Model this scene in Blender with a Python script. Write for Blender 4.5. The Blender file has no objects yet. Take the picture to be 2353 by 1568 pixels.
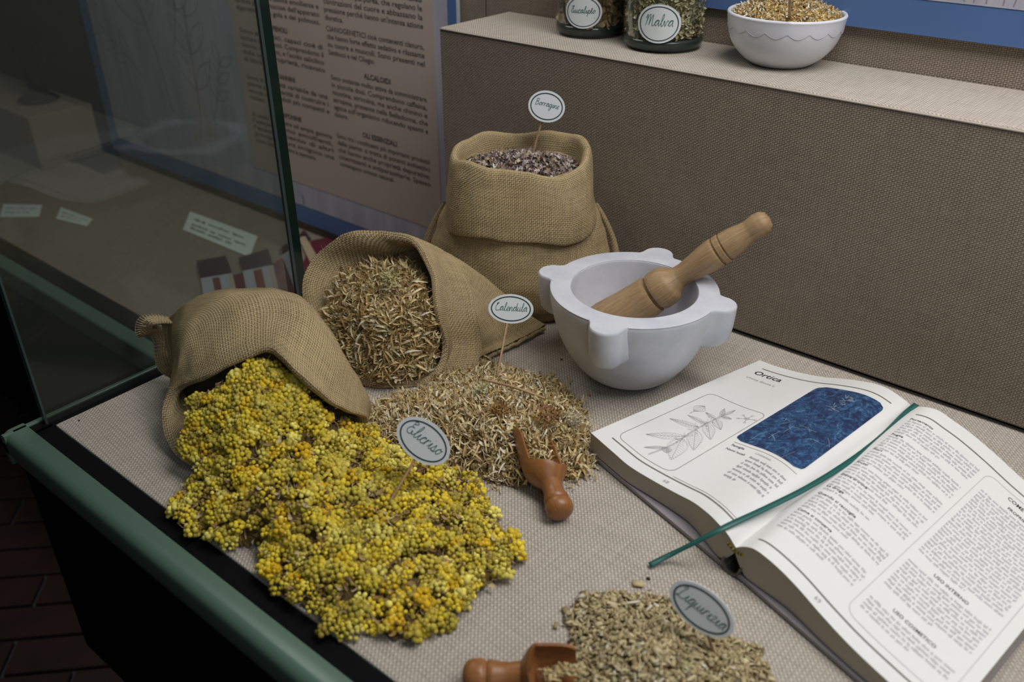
import bpy, bmesh, math, random
import numpy as np
from math import sin, cos, pi, radians
from mathutils import Vector, noise as mnoise

rng = np.random.default_rng(7)
random.seed(7)
S = bpy.context.scene
COL = S.collection

# ------------------------------------------------------------------ camera
FPX, YAW, PIT, CH = 2039.2, radians(-39.29), radians(30.49), 0.55
FW = np.array([sin(YAW)*cos(PIT), cos(YAW)*cos(PIT), -sin(PIT)])
RT = np.array([cos(YAW), -sin(YAW), 0.0])
UP = np.cross(RT, FW)
FH = np.array([sin(YAW), cos(YAW), 0.0])
CAM = np.array([0, 0, CH])
cd = bpy.data.cameras.new('camera')
cam = bpy.data.objects.new('camera', cd); COL.objects.link(cam)
cam.location = (0, 0, CH)
cam.rotation_euler = (pi/2-PIT, 0, -YAW)
cd.sensor_width = 36; cd.lens = FPX/2353*36; cd.clip_start = .01
cd.dof.use_dof = True; cd.dof.focus_distance = 0.97; cd.dof.aperture_fstop = 5.0
S.camera = cam

# ------------------------------------------------------------------ light
wd = bpy.data.worlds.new('room'); S.world = wd; wd.use_nodes = True
wd.node_tree.nodes['Background'].inputs[0].default_value = (.62, .70, .78, 1)
wd.node_tree.nodes['Background'].inputs[1].default_value = .045
def area(name, loc, size, sy, power, color, rot=(0, 0, 0), spread=pi):
    l = bpy.data.lights.new(name, 'AREA'); l.shape = 'RECTANGLE'; l.size = size; l.size_y = sy
    l.energy = power; l.color = color; l.spread = spread
    o = bpy.data.objects.new(name, l); COL.objects.link(o); o.location = loc; o.rotation_euler = rot
    return o
area('case_lamp', (.15, .66, 1.15), 1.1, .45, 13.2, (1, .97, .95))
area('neighbour_fill', (-1.32, .74, 1.05), .6, .35, 3.9, (1, .95, .90))  # added fill light to brighten the text poster and lower case
area('window_light', (1.6, -.9, 1.7), 1.2, 1.0, 6.0, (.78, .89, 1.0), (radians(52), 0, radians(62)))
vs = S.view_settings
vs.view_transform = 'Standard'; vs.look = 'None'; vs.exposure = 0; vs.gamma = 1; vs.use_curve_mapping = False

# ------------------------------------------------------------------ helpers
def at(px, py, z=0.0):
    """world point at height z that the photograph shows at a pixel"""
    d = FW + RT*(px-1176.5)/FPX - UP*(py-784)/FPX
    return CAM + d*((z-CH)/d[2])
def tag(o, label=None, cat=None, group=None, kind=None):
    if label: o['label'] = label
    if cat: o['category'] = cat
    if group: o['group'] = group
    if kind: o['kind'] = kind
    return o
def empty(name, loc=(0, 0, 0)):
    o = bpy.data.objects.new(name, None); COL.objects.link(o); o.location = loc
    o.empty_display_size = .02
    return o
def obj(name, V, F, m, parent=None, smooth=True, uv=None, col=None):
    V = np.asarray(V, float)
    me = bpy.data.meshes.new(name)
    if isinstance(F, np.ndarray):
        n = len(F); k = F.shape[1]
        me.vertices.add(len(V)); me.vertices.foreach_set('co', V.ravel())
        me.loops.add(n*k); me.loops.foreach_set('vertex_index', F.ravel().astype(np.int32))
        me.polygons.add(n)
        me.polygons.foreach_set('loop_start', np.arange(0, n*k, k, dtype=np.int32))
        me.update(calc_edges=True)
    else:
        me.from_pydata([tuple(v) for v in V], [], [tuple(int(i) for i in f) for f in F])
        me.update()
    me.validate()
    if smooth: me.polygons.foreach_set('use_smooth', np.ones(len(me.polygons), bool))
    if uv is not None:      # per-vertex uv
        ul = me.uv_layers.new(name='UVMap')
        li = np.zeros(len(me.loops), np.int32); me.loops.foreach_get('vertex_index', li)
        ul.data.foreach_set('uv', np.asarray(uv, float)[li].ravel())
    if col is not None:
        ca = me.color_attributes.new('Col', 'FLOAT_COLOR', 'POINT')
        c4 = np.ones((len(V), 4)); c4[:, :3] = col
        ca.data.foreach_set('color', c4.ravel())
    for mm in (m if isinstance(m, (list, tuple)) else [m]): me.materials.append(mm)
    o = bpy.data.objects.new(name, me); COL.objects.link(o)
    if parent is not None:
        o.parent = parent
        if parent.type == 'EMPTY': o.location = -parent.location
    return o
def box(name, lo, hi, m, parent=None, bevel=.002, seg=2, rotz=0, piv=None):
    bm = bmesh.new(); bmesh.ops.create_cube(bm, size=1)
    lo = np.array(lo, float); hi = np.array(hi, float)
    for v in bm.verts:
        v.co = Vector(lo + (np.array(v.co)+.5)*(hi-lo))
    if bevel: bmesh.ops.bevel(bm, geom=bm.edges[:], offset=bevel, segments=seg, affect='EDGES', profile=.5)
    bm.normal_update()
    ul = bm.loops.layers.uv.new('UVMap')
    for f in bm.faces:
        n = f.normal; k = max(range(3), key=lambda i: abs(n[i]))
        for l in f.loops:
            c = l.vert.co
            l[ul].uv = ((c.y, c.z), (c.x, c.z), (c.x, c.y))[k]
    me = bpy.data.meshes.new(name); bm.to_mesh(me); bm.free()
    me.materials.append(m)
    o = bpy.data.objects.new(name, me); COL.objects.link(o)
    if parent is not None:
        o.parent = parent
        if parent.type == 'EMPTY': o.location = -parent.location
    return o
def crom(P, n, closed=False):
    P = np.asarray(P, float)
    if closed: Q = np.concatenate([P[-1:], P, P[:2]]); m = len(P)
    else: Q = np.concatenate([2*P[:1]-P[1:2], P, 2*P[-1:]-P[-2:-1]]); m = len(P)-1
    t = np.linspace(0, m, n, endpoint=not closed)
    i = np.minimum(t.astype(int), m-1); f = (t-i).reshape((-1,)+(1,)*(P.ndim-1))
    a, b, c, d = Q[i], Q[i+1], Q[i+2], Q[i+3]
    return .5*(2*b+(c-a)*f+(2*a-5*b+4*c-d)*f*f+(3*b-a-3*c+d)*f**3)
def arclen(P):
    return np.r_[0, np.cumsum(np.linalg.norm(np.diff(P, axis=0), axis=1))]
def resamp(P, n):
    s = arclen(P); t = np.linspace(0, s[-1], n)
    return np.stack([np.interp(t, s, P[:, k]) for k in range(P.shape[1])], 1)
def gridfaces(nv, nu, closed=False):
    j = np.arange(nu if closed else nu-1); i = np.arange(nv-1)
    I, J = np.meshgrid(i, j, indexing='ij'); J2 = (J+1) % nu
    return np.stack([I*nu+J, I*nu+J2, (I+1)*nu+J2, (I+1)*nu+J], -1).reshape(-1, 4)
def frame(d):
    d = np.asarray(d, float); d = d/np.linalg.norm(d)
    a = np.array([0, 0, 1.]) if abs(d[2]) < .95 else np.array([1., 0, 0])
    x = np.cross(a, d); x /= np.linalg.norm(x); return x, np.cross(d, x), d
def tube(P, r, n=8, caps=True):
    P = np.asarray(P, float); m = len(P); r = np.broadcast_to(r, (m,))
    T = np.gradient(P, axis=0); V = []
    x, y, _ = frame(T[0])
    for k in range(m):
        t = T[k]/np.linalg.norm(T[k]); x = x-t*(x@t); x /= np.linalg.norm(x); y = np.cross(t, x)
        a = np.arange(n)*2*pi/n
        V.append(P[k]+r[k]*(np.cos(a)[:, None]*x+np.sin(a)[:, None]*y))
    F = [tuple(f) for f in gridfaces(m, n, True)]
    if caps: F += [tuple(range(n))[::-1], tuple(range((m-1)*n, m*n))]
    return np.concatenate(V), F
def lathe(prof, n, base=(0, 0, 0), axis=(0, 0, 1), arc=None):
    x, y, d = frame(axis) if tuple(axis) != (0, 0, 1) else (np.array([1., 0, 0]), np.array([0, 1., 0]), np.array([0, 0, 1.]))
    prof = np.asarray(prof, float); a = np.arange(n)*2*pi/n
    V = (np.asarray(base, float) + prof[:, None, 1:2]*d + prof[:, None, 0:1]*(np.cos(a)[None, :, None]*x+np.sin(a)[None, :, None]*y)).reshape(-1, 3)
    return V, gridfaces(len(prof), n, True)
def join(parts):
    Vs, Fs, o = [], [], 0
    for V, F in parts:
        Vs.append(np.asarray(V, float)); Fs += [tuple(int(i)+o for i in f) for f in F]; o += len(V)
    return np.concatenate(Vs), Fs
def prism(P2, z0, z1):
    """upright prism from an xy outline"""
    n = len(P2); P2 = np.asarray(P2, float)[:, :2]
    V = np.concatenate([np.c_[P2, np.full(n, z0)], np.c_[P2, np.full(n, z1)]])
    F = [tuple(range(n))[::-1], tuple(range(n, 2*n))]+[(i, (i+1) % n, n+(i+1) % n, n+i) for i in range(n)]
    return V, F

# ------------------------------------------------------------------ materials
class NT:
    def __init__(s, name):
        s.m = bpy.data.materials.new(name); s.m.use_nodes = True
        s.t = s.m.node_tree; s.b = s.t.nodes['Principled BSDF']
    def n(s, ty, ins=None, **kw):
        q = s.t.nodes.new(ty)
        for k, v in kw.items(): setattr(q, k, v)
        for k, v in (ins or {}).items(): s.put(q.inputs[k], v)
        return q
    def put(s, sock, v):
        if isinstance(v, bpy.types.NodeSocket): s.t.links.new(v, sock)
        else: sock.default_value = v
    def math(s, op, a, b=0.0, c=0.0):
        q = s.n('ShaderNodeMath', operation=op); s.put(q.inputs[0], a); s.put(q.inputs[1], b); s.put(q.inputs[2], c)
        return q.outputs[0]
    def mix(s, f, a, b, mode='MIX'):
        q = s.n('ShaderNodeMix', data_type='RGBA', blend_type=mode)
        s.put(q.inputs[0], f); s.put(q.inputs[6], a); s.put(q.inputs[7], b); return q.outputs[2]
    def ramp(s, f, stops):
        q = s.n('ShaderNodeValToRGB'); e = q.color_ramp.elements
        while len(e) < len(stops): e.new(.5)
        for k, (p, c) in enumerate(stops): e[k].position = p; e[k].color = c4(c)
        s.put(q.inputs[0], f); return q.outputs[0]
    def noise(s, scale, detail=3, vec=None, rough=.5):
        q = s.n('ShaderNodeTexNoise', {'Scale': scale, 'Detail': detail, 'Roughness': rough})
        if vec is not None: s.put(q.inputs['Vector'], vec)
        return q.outputs['Fac']
    def bump(s, h, dist, strength=1.0):
        q = s.n('ShaderNodeBump', {'Height': h, 'Distance': dist, 'Strength': strength}); s.put(s.b.inputs['Normal'], q.outputs[0])
    def set(s, **kw):
        for k, v in kw.items(): s.put(s.b.inputs[k.replace('_', ' ')], v)
        return s.m
def c4(c): return tuple(c)+(1,) if len(c) == 3 else tuple(c)
def plain(name, c, rough=.6, var=.12, scale=60, **kw):
    t = NT(name); co = t.n('ShaderNodeTexCoord').outputs['Object']
    f = t.noise(scale, 3, co)
    a = tuple(x*(1-var) for x in c); b = tuple(min(1, x*(1+var)) for x in c)
    t.set(Base_Color=t.mix(f, c4(a), c4(b)), Roughness=rough, **kw); return t.m
def weave(name, dark, lite, p, rot=0.0, contrast=1.0, wob=.25, bumpd=.0006, ratio=1.0, rough=.9, blotch=.25, uk=1.0, vk=1.0, thr=.35):
    t = NT(name); uv = t.n('ShaderNodeTexCoord').outputs['UV']
    w = t.n('ShaderNodeTexNoise', {'Vector': uv, 'Scale': .12/p, 'Detail': 2})
    o = t.n('ShaderNodeVectorMath', operation='MULTIPLY_ADD'); t.put(o.inputs[0], w.outputs['Color']); o.inputs[1].default_value = (wob*p*4,)*3; t.put(o.inputs[2], uv)
    mp = t.n('ShaderNodeMapping', {'Vector': o.outputs[0], 'Rotation': (0, 0, rot), 'Scale': (pi/p/ratio, pi/p, 1)})
    sx = t.n('ShaderNodeSeparateXYZ', {'Vector': mp.outputs[0]})
    su = t.math('SINE', sx.outputs[0]); sv = t.math('SINE', sx.outputs[1])
    hu = t.math('ABSOLUTE', su); hv = t.math('ABSOLUTE', sv)
    c = t.math('MULTIPLY', t.math('SIGN', su), t.math('SIGN', sv))
    hu2 = t.math('MULTIPLY', t.math('POWER', hu, .7), t.math('MULTIPLY_ADD', c, .28*uk, .72*uk))
    hv2 = t.math('MULTIPLY', t.math('POWER', hv, .7), t.math('MULTIPLY_ADD', c, -.28*vk, .72*vk))
    h = t.math('MAXIMUM', hu2, hv2)
    # single threads differ a little
    tn = t.n('ShaderNodeTexNoise', {'Vector': t.n('ShaderNodeMapping', {'Vector': uv, 'Scale': (.9/p, .06/p, 1), 'Rotation': (0, 0, rot)}).outputs[0], 'Scale': 1.0, 'Detail': 1})
    tv = t.n('ShaderNodeTexNoise', {'Vector': t.n('ShaderNodeMapping', {'Vector': uv, 'Scale': (.06/p, .9/p, 1), 'Rotation': (0, 0, rot)}).outputs[0], 'Scale': 1.0, 'Detail': 1})
    big = t.noise(.02/p, 3, uv)
    k = t.math('ADD', t.math('MULTIPLY_ADD', h, contrast, (1-contrast)*.8), t.math('MULTIPLY_ADD', t.math('ADD', tn.outputs['Fac'], tv.outputs['Fac']), thr, -thr))
    k = t.math('ADD', k, t.math('MULTIPLY_ADD', big, blotch, -.5*blotch))
    mid = tuple(.45*a+.55*b for a, b in zip(dark, lite))
    t.set(Base_Color=t.ramp(k, [(.25, dark), (.62, mid), (1.0, lite)]), Roughness=rough)
    t.b.inputs['Specular IOR Level'].default_value = .15
    t.bump(h, bumpd, .9)
    return t.m
def attr(name, rough=.75, var=.25, scale=300, spec=.2, trans=0.0):
    t = NT(name); a = t.n('ShaderNodeAttribute', attribute_name='Col').outputs['Color']
    f = t.noise(scale, 3, t.n('ShaderNodeTexCoord').outputs['Object'])
    g = t.math('MULTIPLY_ADD', f, 2*var, 1-var)
    cc = t.n('ShaderNodeCombineColor'); [t.put(cc.inputs[i], g) for i in range(3)]
    t.set(Base_Color=t.mix(1.0, a, cc.outputs[0], 'MULTIPLY'), Roughness=rough)
    t.b.inputs['Specular IOR Level'].default_value = spec
    return t.m
def wood(name, a, b, rough, scale=40):
    t = NT(name); co = t.n('ShaderNodeTexCoord').outputs['UV']
    mp = t.n('ShaderNodeMapping', {'Vector': co, 'Scale': (1.0, 14.0, 1)}).outputs[0]
    n1 = t.noise(scale, 4, mp, .6); n2 = t.noise(scale*6, 2, mp)
    f = t.math('ADD', t.math('MULTIPLY', n1, .75), t.math('MULTIPLY', n2, .25))
    t.set(Base_Color=t.ramp(f, [(.3, a), (.7, b)]), Roughness=rough); t.bump(n2, .0002, .4); return t.m
def pane(name, tint, ior=1.5, rough=0.0, haze=0.0, hazecol=(.5, .55, .5), refl=1.0):
    t = NT(name); t.t.nodes.remove(t.b)
    fr = t.n('ShaderNodeFresnel', {'IOR': ior}).outputs[0]
    tr = t.n('ShaderNodeBsdfTransparent', {'Color': c4(tint)}).outputs[0]
    gl = t.n('ShaderNodeBsdfGlossy', {'Roughness': rough, 'Color': (1, 1, 1, 1)}).outputs[0]
    mx = t.n('ShaderNodeMixShader', {0: t.math('MULTIPLY', fr, refl), 1: tr, 2: gl}).outputs[0]
    if haze:
        df = t.n('ShaderNodeBsdfDiffuse', {'Color': c4(hazecol)}).outputs[0]
        mx = t.n('ShaderNodeMixShader', {0: haze, 1: mx, 2: df}).outputs[0]
    t.put(t.t.nodes['Material Output'].inputs[0], mx); return t.m

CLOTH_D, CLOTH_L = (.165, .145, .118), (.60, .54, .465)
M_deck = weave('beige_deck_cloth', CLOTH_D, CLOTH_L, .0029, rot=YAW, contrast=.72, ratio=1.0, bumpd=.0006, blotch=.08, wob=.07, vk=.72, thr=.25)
M_cloth = weave('beige_cloth_shaded', (.085, .070, .052), (.36, .30, .235), .0020, contrast=.9, ratio=1.35, bumpd=.0005, blotch=.12, wob=.08, uk=.78, thr=.25)  # same beige cloth as the deck, shade put into its darker tones
M_burlap = weave('jute_burlap', (.10, .069, .031), (.575, .445, .25), .0020, contrast=.9, wob=.22, bumpd=.0008, blotch=.28, thr=.4)
M_fray = plain('pale_jute_thread', (.42, .36, .26), .9)
M_green = plain('green_painted_metal', (.105, .18, .135), .28, .06, 20, Specular_IOR_Level=.6)
M_rubber = plain('black_rubber_seal', (.003, .003, .004), .8, Specular_IOR_Level=.12)
M_black = plain('black_panel', (.003, .003, .003), .85, Specular_IOR_Level=.1)
M_pane = pane('case_glass', (.72, .76, .74), haze=.03, refl=.45)
M_edge = NT('glass_polished_edge').set(Base_Color=(.004, .016, .013, 1), Roughness=.12)
M_edgel = NT('glass_edge_rim').set(Base_Color=(.045, .065, .065, 1), Roughness=.2)
M_marble = NT('white_marble'); _c = M_marble.n('ShaderNodeTexCoord').outputs['Object']
_f = M_marble.noise(28, 5, _c, .65)
M_marble = M_marble.set(Base_Color=M_marble.ramp(_f, [(.3, (.53, .55, .62)), (.55, (.62, .635, .69)), (.8, (.66, .67, .715))]), Roughness=.42, Subsurface_Weight=.12, Subsurface_Radius=(.01, .01, .011))
M_pestle = wood('pale_turned_wood', (.24, .145, .065), (.43, .29, .15), .55)
M_scoop = wood('honey_brown_wood', (.22, .085, .028), (.36, .155, .05), .33)
M_stick = wood('bamboo_stick', (.33, .20, .10), (.50, .33, .18), .6)
M_card = plain('white_card', (.66, .70, .71), .6, .03)
M_ring = plain('dark_green_print', (.012, .035, .032), .5)
M_ink = plain('green_pen_ink', (.02, .13, .10), .6)
M_inkb = plain('black_print', (.03, .03, .03), .6)
M_inkg = plain('grey_print', (.33, .33, .335), .7)
M_body = plain('light_grey_print', (.43, .435, .445), .7)
M_rule = plain('olive_grey_rule', (.16, .155, .13), .6)
M_box = plain('pale_grey_line', (.50, .51, .51), .7)
M_paper = plain('white_page_paper', (.80, .80, .775), .38, .02)
t = NT('page_block_edge'); _co = t.n('ShaderNodeTexCoord').outputs['Object']
_w = t.n('ShaderNodeTexWave', {'Vector': _co, 'Scale': 330.0, 'Distortion': 1.5, 'Detail': 1.0}, wave_type='BANDS', bands_direction='Z').outputs['Fac']
M_pedge = t.set(Base_Color=t.mix(_w, (.36, .33, .27, 1), (.52, .49, .42, 1)), Roughness=.8)
M_cover = plain('mauve_grey_cover', (.30, .27, .29), .5)
M_spine = plain('brown_grey_spine', (.10, .085, .07), .6)
M_ribbon = plain('dark_teal_satin', (.018, .115, .10), .38, .1, 400)
M_porc = plain('white_porcelain', (.70, .715, .77), .22, .02)
M_porcl = plain('grey_glaze_line', (.40, .41, .47), .4)
M_jarbase = NT('dark_jar_glass').set(Base_Color=(.03, .045, .035, 1), Roughness=.08, Alpha=1.0)
M_jar = pane('jar_glass', (.985, .99, .985), refl=.4)
M_steel = NT('brushed_lid').set(Base_Color=(.5, .5, .5, 1), Metallic=1.0, Roughness=.35)
M_blue = plain('blue_poster_print', (.08, .155, .34), .45, .06, 8)
M_lav = NT('lavender_poster_print'); _c = M_lav.n('ShaderNodeTexCoord').outputs['Object']
M_lav = M_lav.set(Base_Color=M_lav.ramp(M_lav.noise(9, 4, M_lav.n('ShaderNodeMapping', {'Vector': _c, 'Scale': (4, 1, .6)}).outputs[0]), [(.3, (.36, .36, .43)), (.7, (.50, .49, .56))]), Roughness=.5)
M_pink = plain('rose_beige_poster_print', (.49, .40, .355), .5, .05, 6)
M_pwhite = plain('white_board_edge', (.6, .62, .66), .5)
M_draw = plain('faint_brown_print', (.26, .23, .25), .6)
M_ptext = plain('poster_black_print', (.05, .045, .045), .6)
M_label = plain('pale_green_label_card', (.60, .67, .60), .6, .03)
M_ltext = plain('label_grey_print', (.06, .07, .06), .6)
M_maroon = plain('dark_maroon_cloth', (.045, .02, .028), .9)
M_redc = plain('crimson_cloth', (.10, .012, .022), .9)
M_whitec = plain('white_striped_cloth', (.33, .345, .37), .9, .25, 150)
M_redstripe = plain('rust_red_stripe', (.15, .035, .028), .9)
M_emb = plain('beige_embroidery', (.38, .31, .20), .9, .4, 220)
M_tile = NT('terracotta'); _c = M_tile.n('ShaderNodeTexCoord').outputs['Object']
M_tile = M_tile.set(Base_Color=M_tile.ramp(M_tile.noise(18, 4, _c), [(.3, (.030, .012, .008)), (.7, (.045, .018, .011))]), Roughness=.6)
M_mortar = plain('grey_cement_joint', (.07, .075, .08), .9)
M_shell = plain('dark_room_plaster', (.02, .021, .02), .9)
M_petal = attr('dried_petal', .7); M_flor = attr('dried_flower_bead', .6, .15); M_flake = attr('dried_leaf_flake', .85)
M_chip = attr('dried_root_chip', .8, .2)
t = NT('blue_plant_photo'); _uv = t.n('ShaderNodeTexCoord').outputs['UV']
_n = t.n('ShaderNodeTexNoise', {'Vector': _uv, 'Scale': 9.0, 'Detail': 6.0, 'Roughness': .62, 'Distortion': 1.6}).outputs['Fac']
_m = t.n('ShaderNodeTexNoise', {'Vector': _uv, 'Scale': 34.0, 'Detail': 4.0, 'Distortion': 2.5}).outputs['Fac']
_k = t.math('ADD', t.math('MULTIPLY', _n, .75), t.math('MULTIPLY', _m, .35))
M_photo = t.set(Base_Color=t.ramp(_k, [(.36, (.020, .020, .055)), (.52, (.024, .048, .125)), (.63, (.042, .12, .25)), (.80, (.15, .33, .47))]), Roughness=.22)
M_sprig = plain('pale_blue_print', (.42, .50, .55), .4)

# ------------------------------------------------------------------ lettering
GL = {  # cursive pen strokes: (advance, strokes); x-height 1
 'a': (1.0, [[(0,.1),(.4,.85),(.75,.95),(.4,1.0),(.12,.5),(.35,.02),(.68,.5),(.8,.98),(.78,.4),(.88,.02),(1.0,.1)]]),
 'c': (.8, [[(0,.1),(.3,.7),(.6,.98),(.7,.8),(.45,1),(.14,.5),(.35,.0),(.65,.05),(.8,.1)]]),
 'd': (1.0, [[(0,.1),(.4,.9),(.7,.92),(.35,1),(.12,.5),(.35,.02),(.7,.5),(.88,2.0),(.8,.6),(.88,.02),(1.0,.1)]]),
 'e': (.75, [[(0,.1),(.4,.45),(.6,.8),(.38,1),(.13,.5),(.33,.0),(.6,.04),(.75,.1)]]),
 'g': (1.0, [[(0,.1),(.4,.9),(.7,.95),(.35,1),(.12,.5),(.35,.02),(.7,.5),(.8,.98),(.74,-.5),(.5,-1),(.25,-.75),(.65,-.15),(1.0,.1)]]),
 'i': (.55, [[(0,.1),(.28,.95),(.26,.3),(.36,.0),(.55,.1)], [(.36,1.45),(.40,1.5)]]),
 'l': (.6, [[(0,.1),(.4,1.2),(.46,1.9),(.28,1.95),(.2,.8),(.34,0),(.6,.1)]]),
 'n': (.9, [[(0,.1),(.14,.95),(.17,.0),(.25,.6),(.5,.98),(.65,.8),(.66,.15),(.75,.0),(.9,.1)]]),
 'o': (.9, [[(0,.1),(.2,.7),(.48,1),(.15,.5),(.4,0),(.72,.5),(.48,.98),(.6,.8),(.9,.85)]]),
 'p': (.9, [[(0,.1),(.28,1.0),(.16,-1),(.25,.5),(.5,.98),(.78,.6),(.55,.03),(.35,.15),(.6,.0),(.9,.1)]]),
 'q': (.95, [[(0,.1),(.4,.9),(.7,.95),(.35,1),(.12,.5),(.35,.02),(.7,.5),(.8,.98),(.7,-1.0),(.78,-.4),(.95,.1)]]),
 'r': (.7, [[(0,.1),(.1,.5),(.16,1.0),(.16,.5),(.15,.0)], [(.16,.55),(.3,.9),(.5,1.0),(.62,.85)]]),
 's': (.75, [[(0,.1),(.36,1.05),(.45,.65),(.58,.25),(.32,0),(.12,.15),(.45,.0),(.75,.1)]]),
 't': (.65, [[(0,.1),(.36,1.7),(.32,.3),(.42,0),(.65,.1)], [(.1,1.25),(.6,1.3)]]),
 'u': (1.0, [[(0,.1),(.2,.95),(.18,.3),(.36,0),(.65,.4),(.74,.95),(.72,.3),(.82,0),(1.0,.1)]]),
 'v': (.85, [[(0,.1),(.15,.95),(.36,0),(.66,.95),(.85,.85)]]),
 'z': (.75, [[(0,.7),(.2,1),(.55,.95),(.1,.05),(.45,.12),(.75,.1)]]),
 'B': (1.25, [[(.25,1.8),(.2,0)], [(.05,1.7),(.4,2.0),(.85,1.85),(.8,1.3),(.3,1.05),(.9,.95),(.95,.3),(.55,-.02),(.1,.1)]]),
 'C': (1.2, [[(.3,1.5),(.5,1.85),(.45,1.4),(.3,1.6),(.55,2.0),(.75,1.75),(.4,1.6),(.15,.8),(.4,.05),(.8,.05),(1.2,.1)]]),
 'E': (1.2, [[(.35,1.7),(.15,1.9),(.5,2.05),(.75,1.8),(.3,1.5),(.35,1.15),(.7,1.1),(.25,1.0),(.05,.45),(.4,0),(.8,.1),(.9,.5),(.7,.55),(.9,.2),(1.2,.1)]]),
 'L': (1.2, [[(.22,1.45),(.4,1.95),(.62,1.75),(.45,1.2),(.34,.6),(.22,.1),(.0,.12),(.08,-.06),(.45,.04),(.8,-.06),(1.2,.1)]]),
 'M': (1.7, [[(0,1.2),(.25,1.9),(.3,.9),(.2,0),(.4,1.3),(.75,1.95),(.8,.9),(.78,.1),(1.0,1.3),(1.25,1.9),(1.3,.8),(1.4,.05),(1.7,.1)]]),
}
def ribbon2(P, w):
    P = np.asarray(P, float); T = np.gradient(P, axis=0); L = np.linalg.norm(T, axis=1, keepdims=True); T = T/np.maximum(L, 1e-9)
    N = np.c_[-T[:, 1], T[:, 0]]*w/2
    V = np.concatenate([P+N, P-N]); n = len(P)
    return V, [(i, i+n, i+1+n, i+1) for i in range(n-1)]
def script(word, width, w, slant=.18):
    """pen-written word, centred, as 2-D ribbons"""
    parts, x = [], 0
    for ch in word:
        adv, st = GL[ch]
        for k in st: parts.append(np.array([(x+a+slant*b, b) for a, b in k]))
        x += adv
    s = width/x; out = []
    for p in parts:
        q = crom(p, max(4, 6*len(p)))*s; q[:, 0] -= width/2; q[:, 1] -= .5*s
        out.append(ribbon2(q, w))
    return join2(out)
def join2(parts):
    Vs, Fs, o = [], [], 0
    for V, F in parts:
        Vs.append(V); Fs += [tuple(int(i)+o for i in f) for f in F]; o += len(V)
    return np.concatenate(Vs), Fs
def text2(body, size, align='LEFT', width=0, bold=0.0, spacing=1.0):
    """printed text as a 2-D mesh"""
    c = bpy.data.curves.new('t', 'FONT'); c.body = body; c.size = size; c.align_x = align; c.offset = bold*size; c.resolution_u = 2
    c.space_line = spacing
    if width: c.text_boxes[0].width = width
    o = bpy.data.objects.new('t', c); COL.objects.link(o)
    dg = bpy.context.evaluated_depsgraph_get(); me = bpy.data.meshes.new_from_object(o.evaluated_get(dg))
    V = np.array([v.co[:2] for v in me.vertices]).reshape(-1, 2); F = [tuple(p.vertices) for p in me.polygons]
    bpy.data.objects.remove(o); bpy.data.curves.remove(c); bpy.data.meshes.remove(me)
    return V, F
def greek(x0, x1, ys, xh, last=1.0, r=random.Random(3)):
    """rows of tiny illegible words"""
    parts = []
    for k, y in enumerate(ys):
        x = x0; end = x1 if k < len(ys)-1 else x0+(x1-x0)*last
        while x < end-xh:
            for _ in range(r.randint(2, 9)):
                w = xh*r.uniform(.45, .8)
                if x+w > end: break
                h = xh*r.choice([1, 1, 1, 1.5, 1.0]); d = xh*r.choice([0, 0, 0, 0, -.45])
                parts.append((np.array([(x, y+d), (x+w*.72, y+d), (x+w*.72, y+h), (x, y+h)]), [(0, 1, 2, 3)]))
                x += w
            x += xh*.75
    return join2(parts)

# ================================================================== SETTING
# floor of terracotta bars in grey joints
ZF = -.85
fl = box('floor', (-5, -3, ZF-.1), (4, 4, ZF), M_mortar, None, 0); tag(fl, kind='structure')
fd = radians(46); fx = np.array([cos(fd), sin(fd)]); fy = np.array([-sin(fd), cos(fd)])
p0 = at(0, 1336, ZF)[:2]
TW, TL, GAP = .088, .27, .008
bmx = bmesh.new(); bmesh.ops.create_cube(bmx, size=1)
for v in bmx.verts: v.co = (v.co.x*(TL-GAP), v.co.y*(TW-GAP), v.co.z*.012)
bmesh.ops.bevel(bmx, geom=bmx.edges[:], offset=.002, segments=1, affect='EDGES')
tme = bpy.data.meshes.new('floor_tile'); bmx.to_mesh(tme); bmx.free(); tme.materials.append(M_tile)
nt = 0
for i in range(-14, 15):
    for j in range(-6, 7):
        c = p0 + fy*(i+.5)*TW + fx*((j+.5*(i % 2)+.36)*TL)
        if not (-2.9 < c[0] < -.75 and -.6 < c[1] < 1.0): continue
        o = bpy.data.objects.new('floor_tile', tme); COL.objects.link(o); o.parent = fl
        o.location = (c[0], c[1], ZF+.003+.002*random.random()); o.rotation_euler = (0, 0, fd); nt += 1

# back wall: cloth-covered boards
YW = 1.062
wb = empty('wall_back', (0, YW, 0)); tag(wb, kind='structure')
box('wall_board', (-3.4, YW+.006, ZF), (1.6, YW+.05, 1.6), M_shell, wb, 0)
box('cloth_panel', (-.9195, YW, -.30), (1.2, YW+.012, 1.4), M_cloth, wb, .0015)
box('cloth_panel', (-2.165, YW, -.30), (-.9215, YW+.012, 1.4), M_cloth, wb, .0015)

# ================================================================== DISPLAY CASE
XL, YF = -.854, .284
case = empty('display_case', (-.2, .6, ZF))
tag(case, 'display case with green metal rim and beige cloth-covered deck holding the herbs', 'display case')
box('deck', (XL, YF, -.02), (.95, YW-.001, 0), M_deck, case, .0015)
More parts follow.
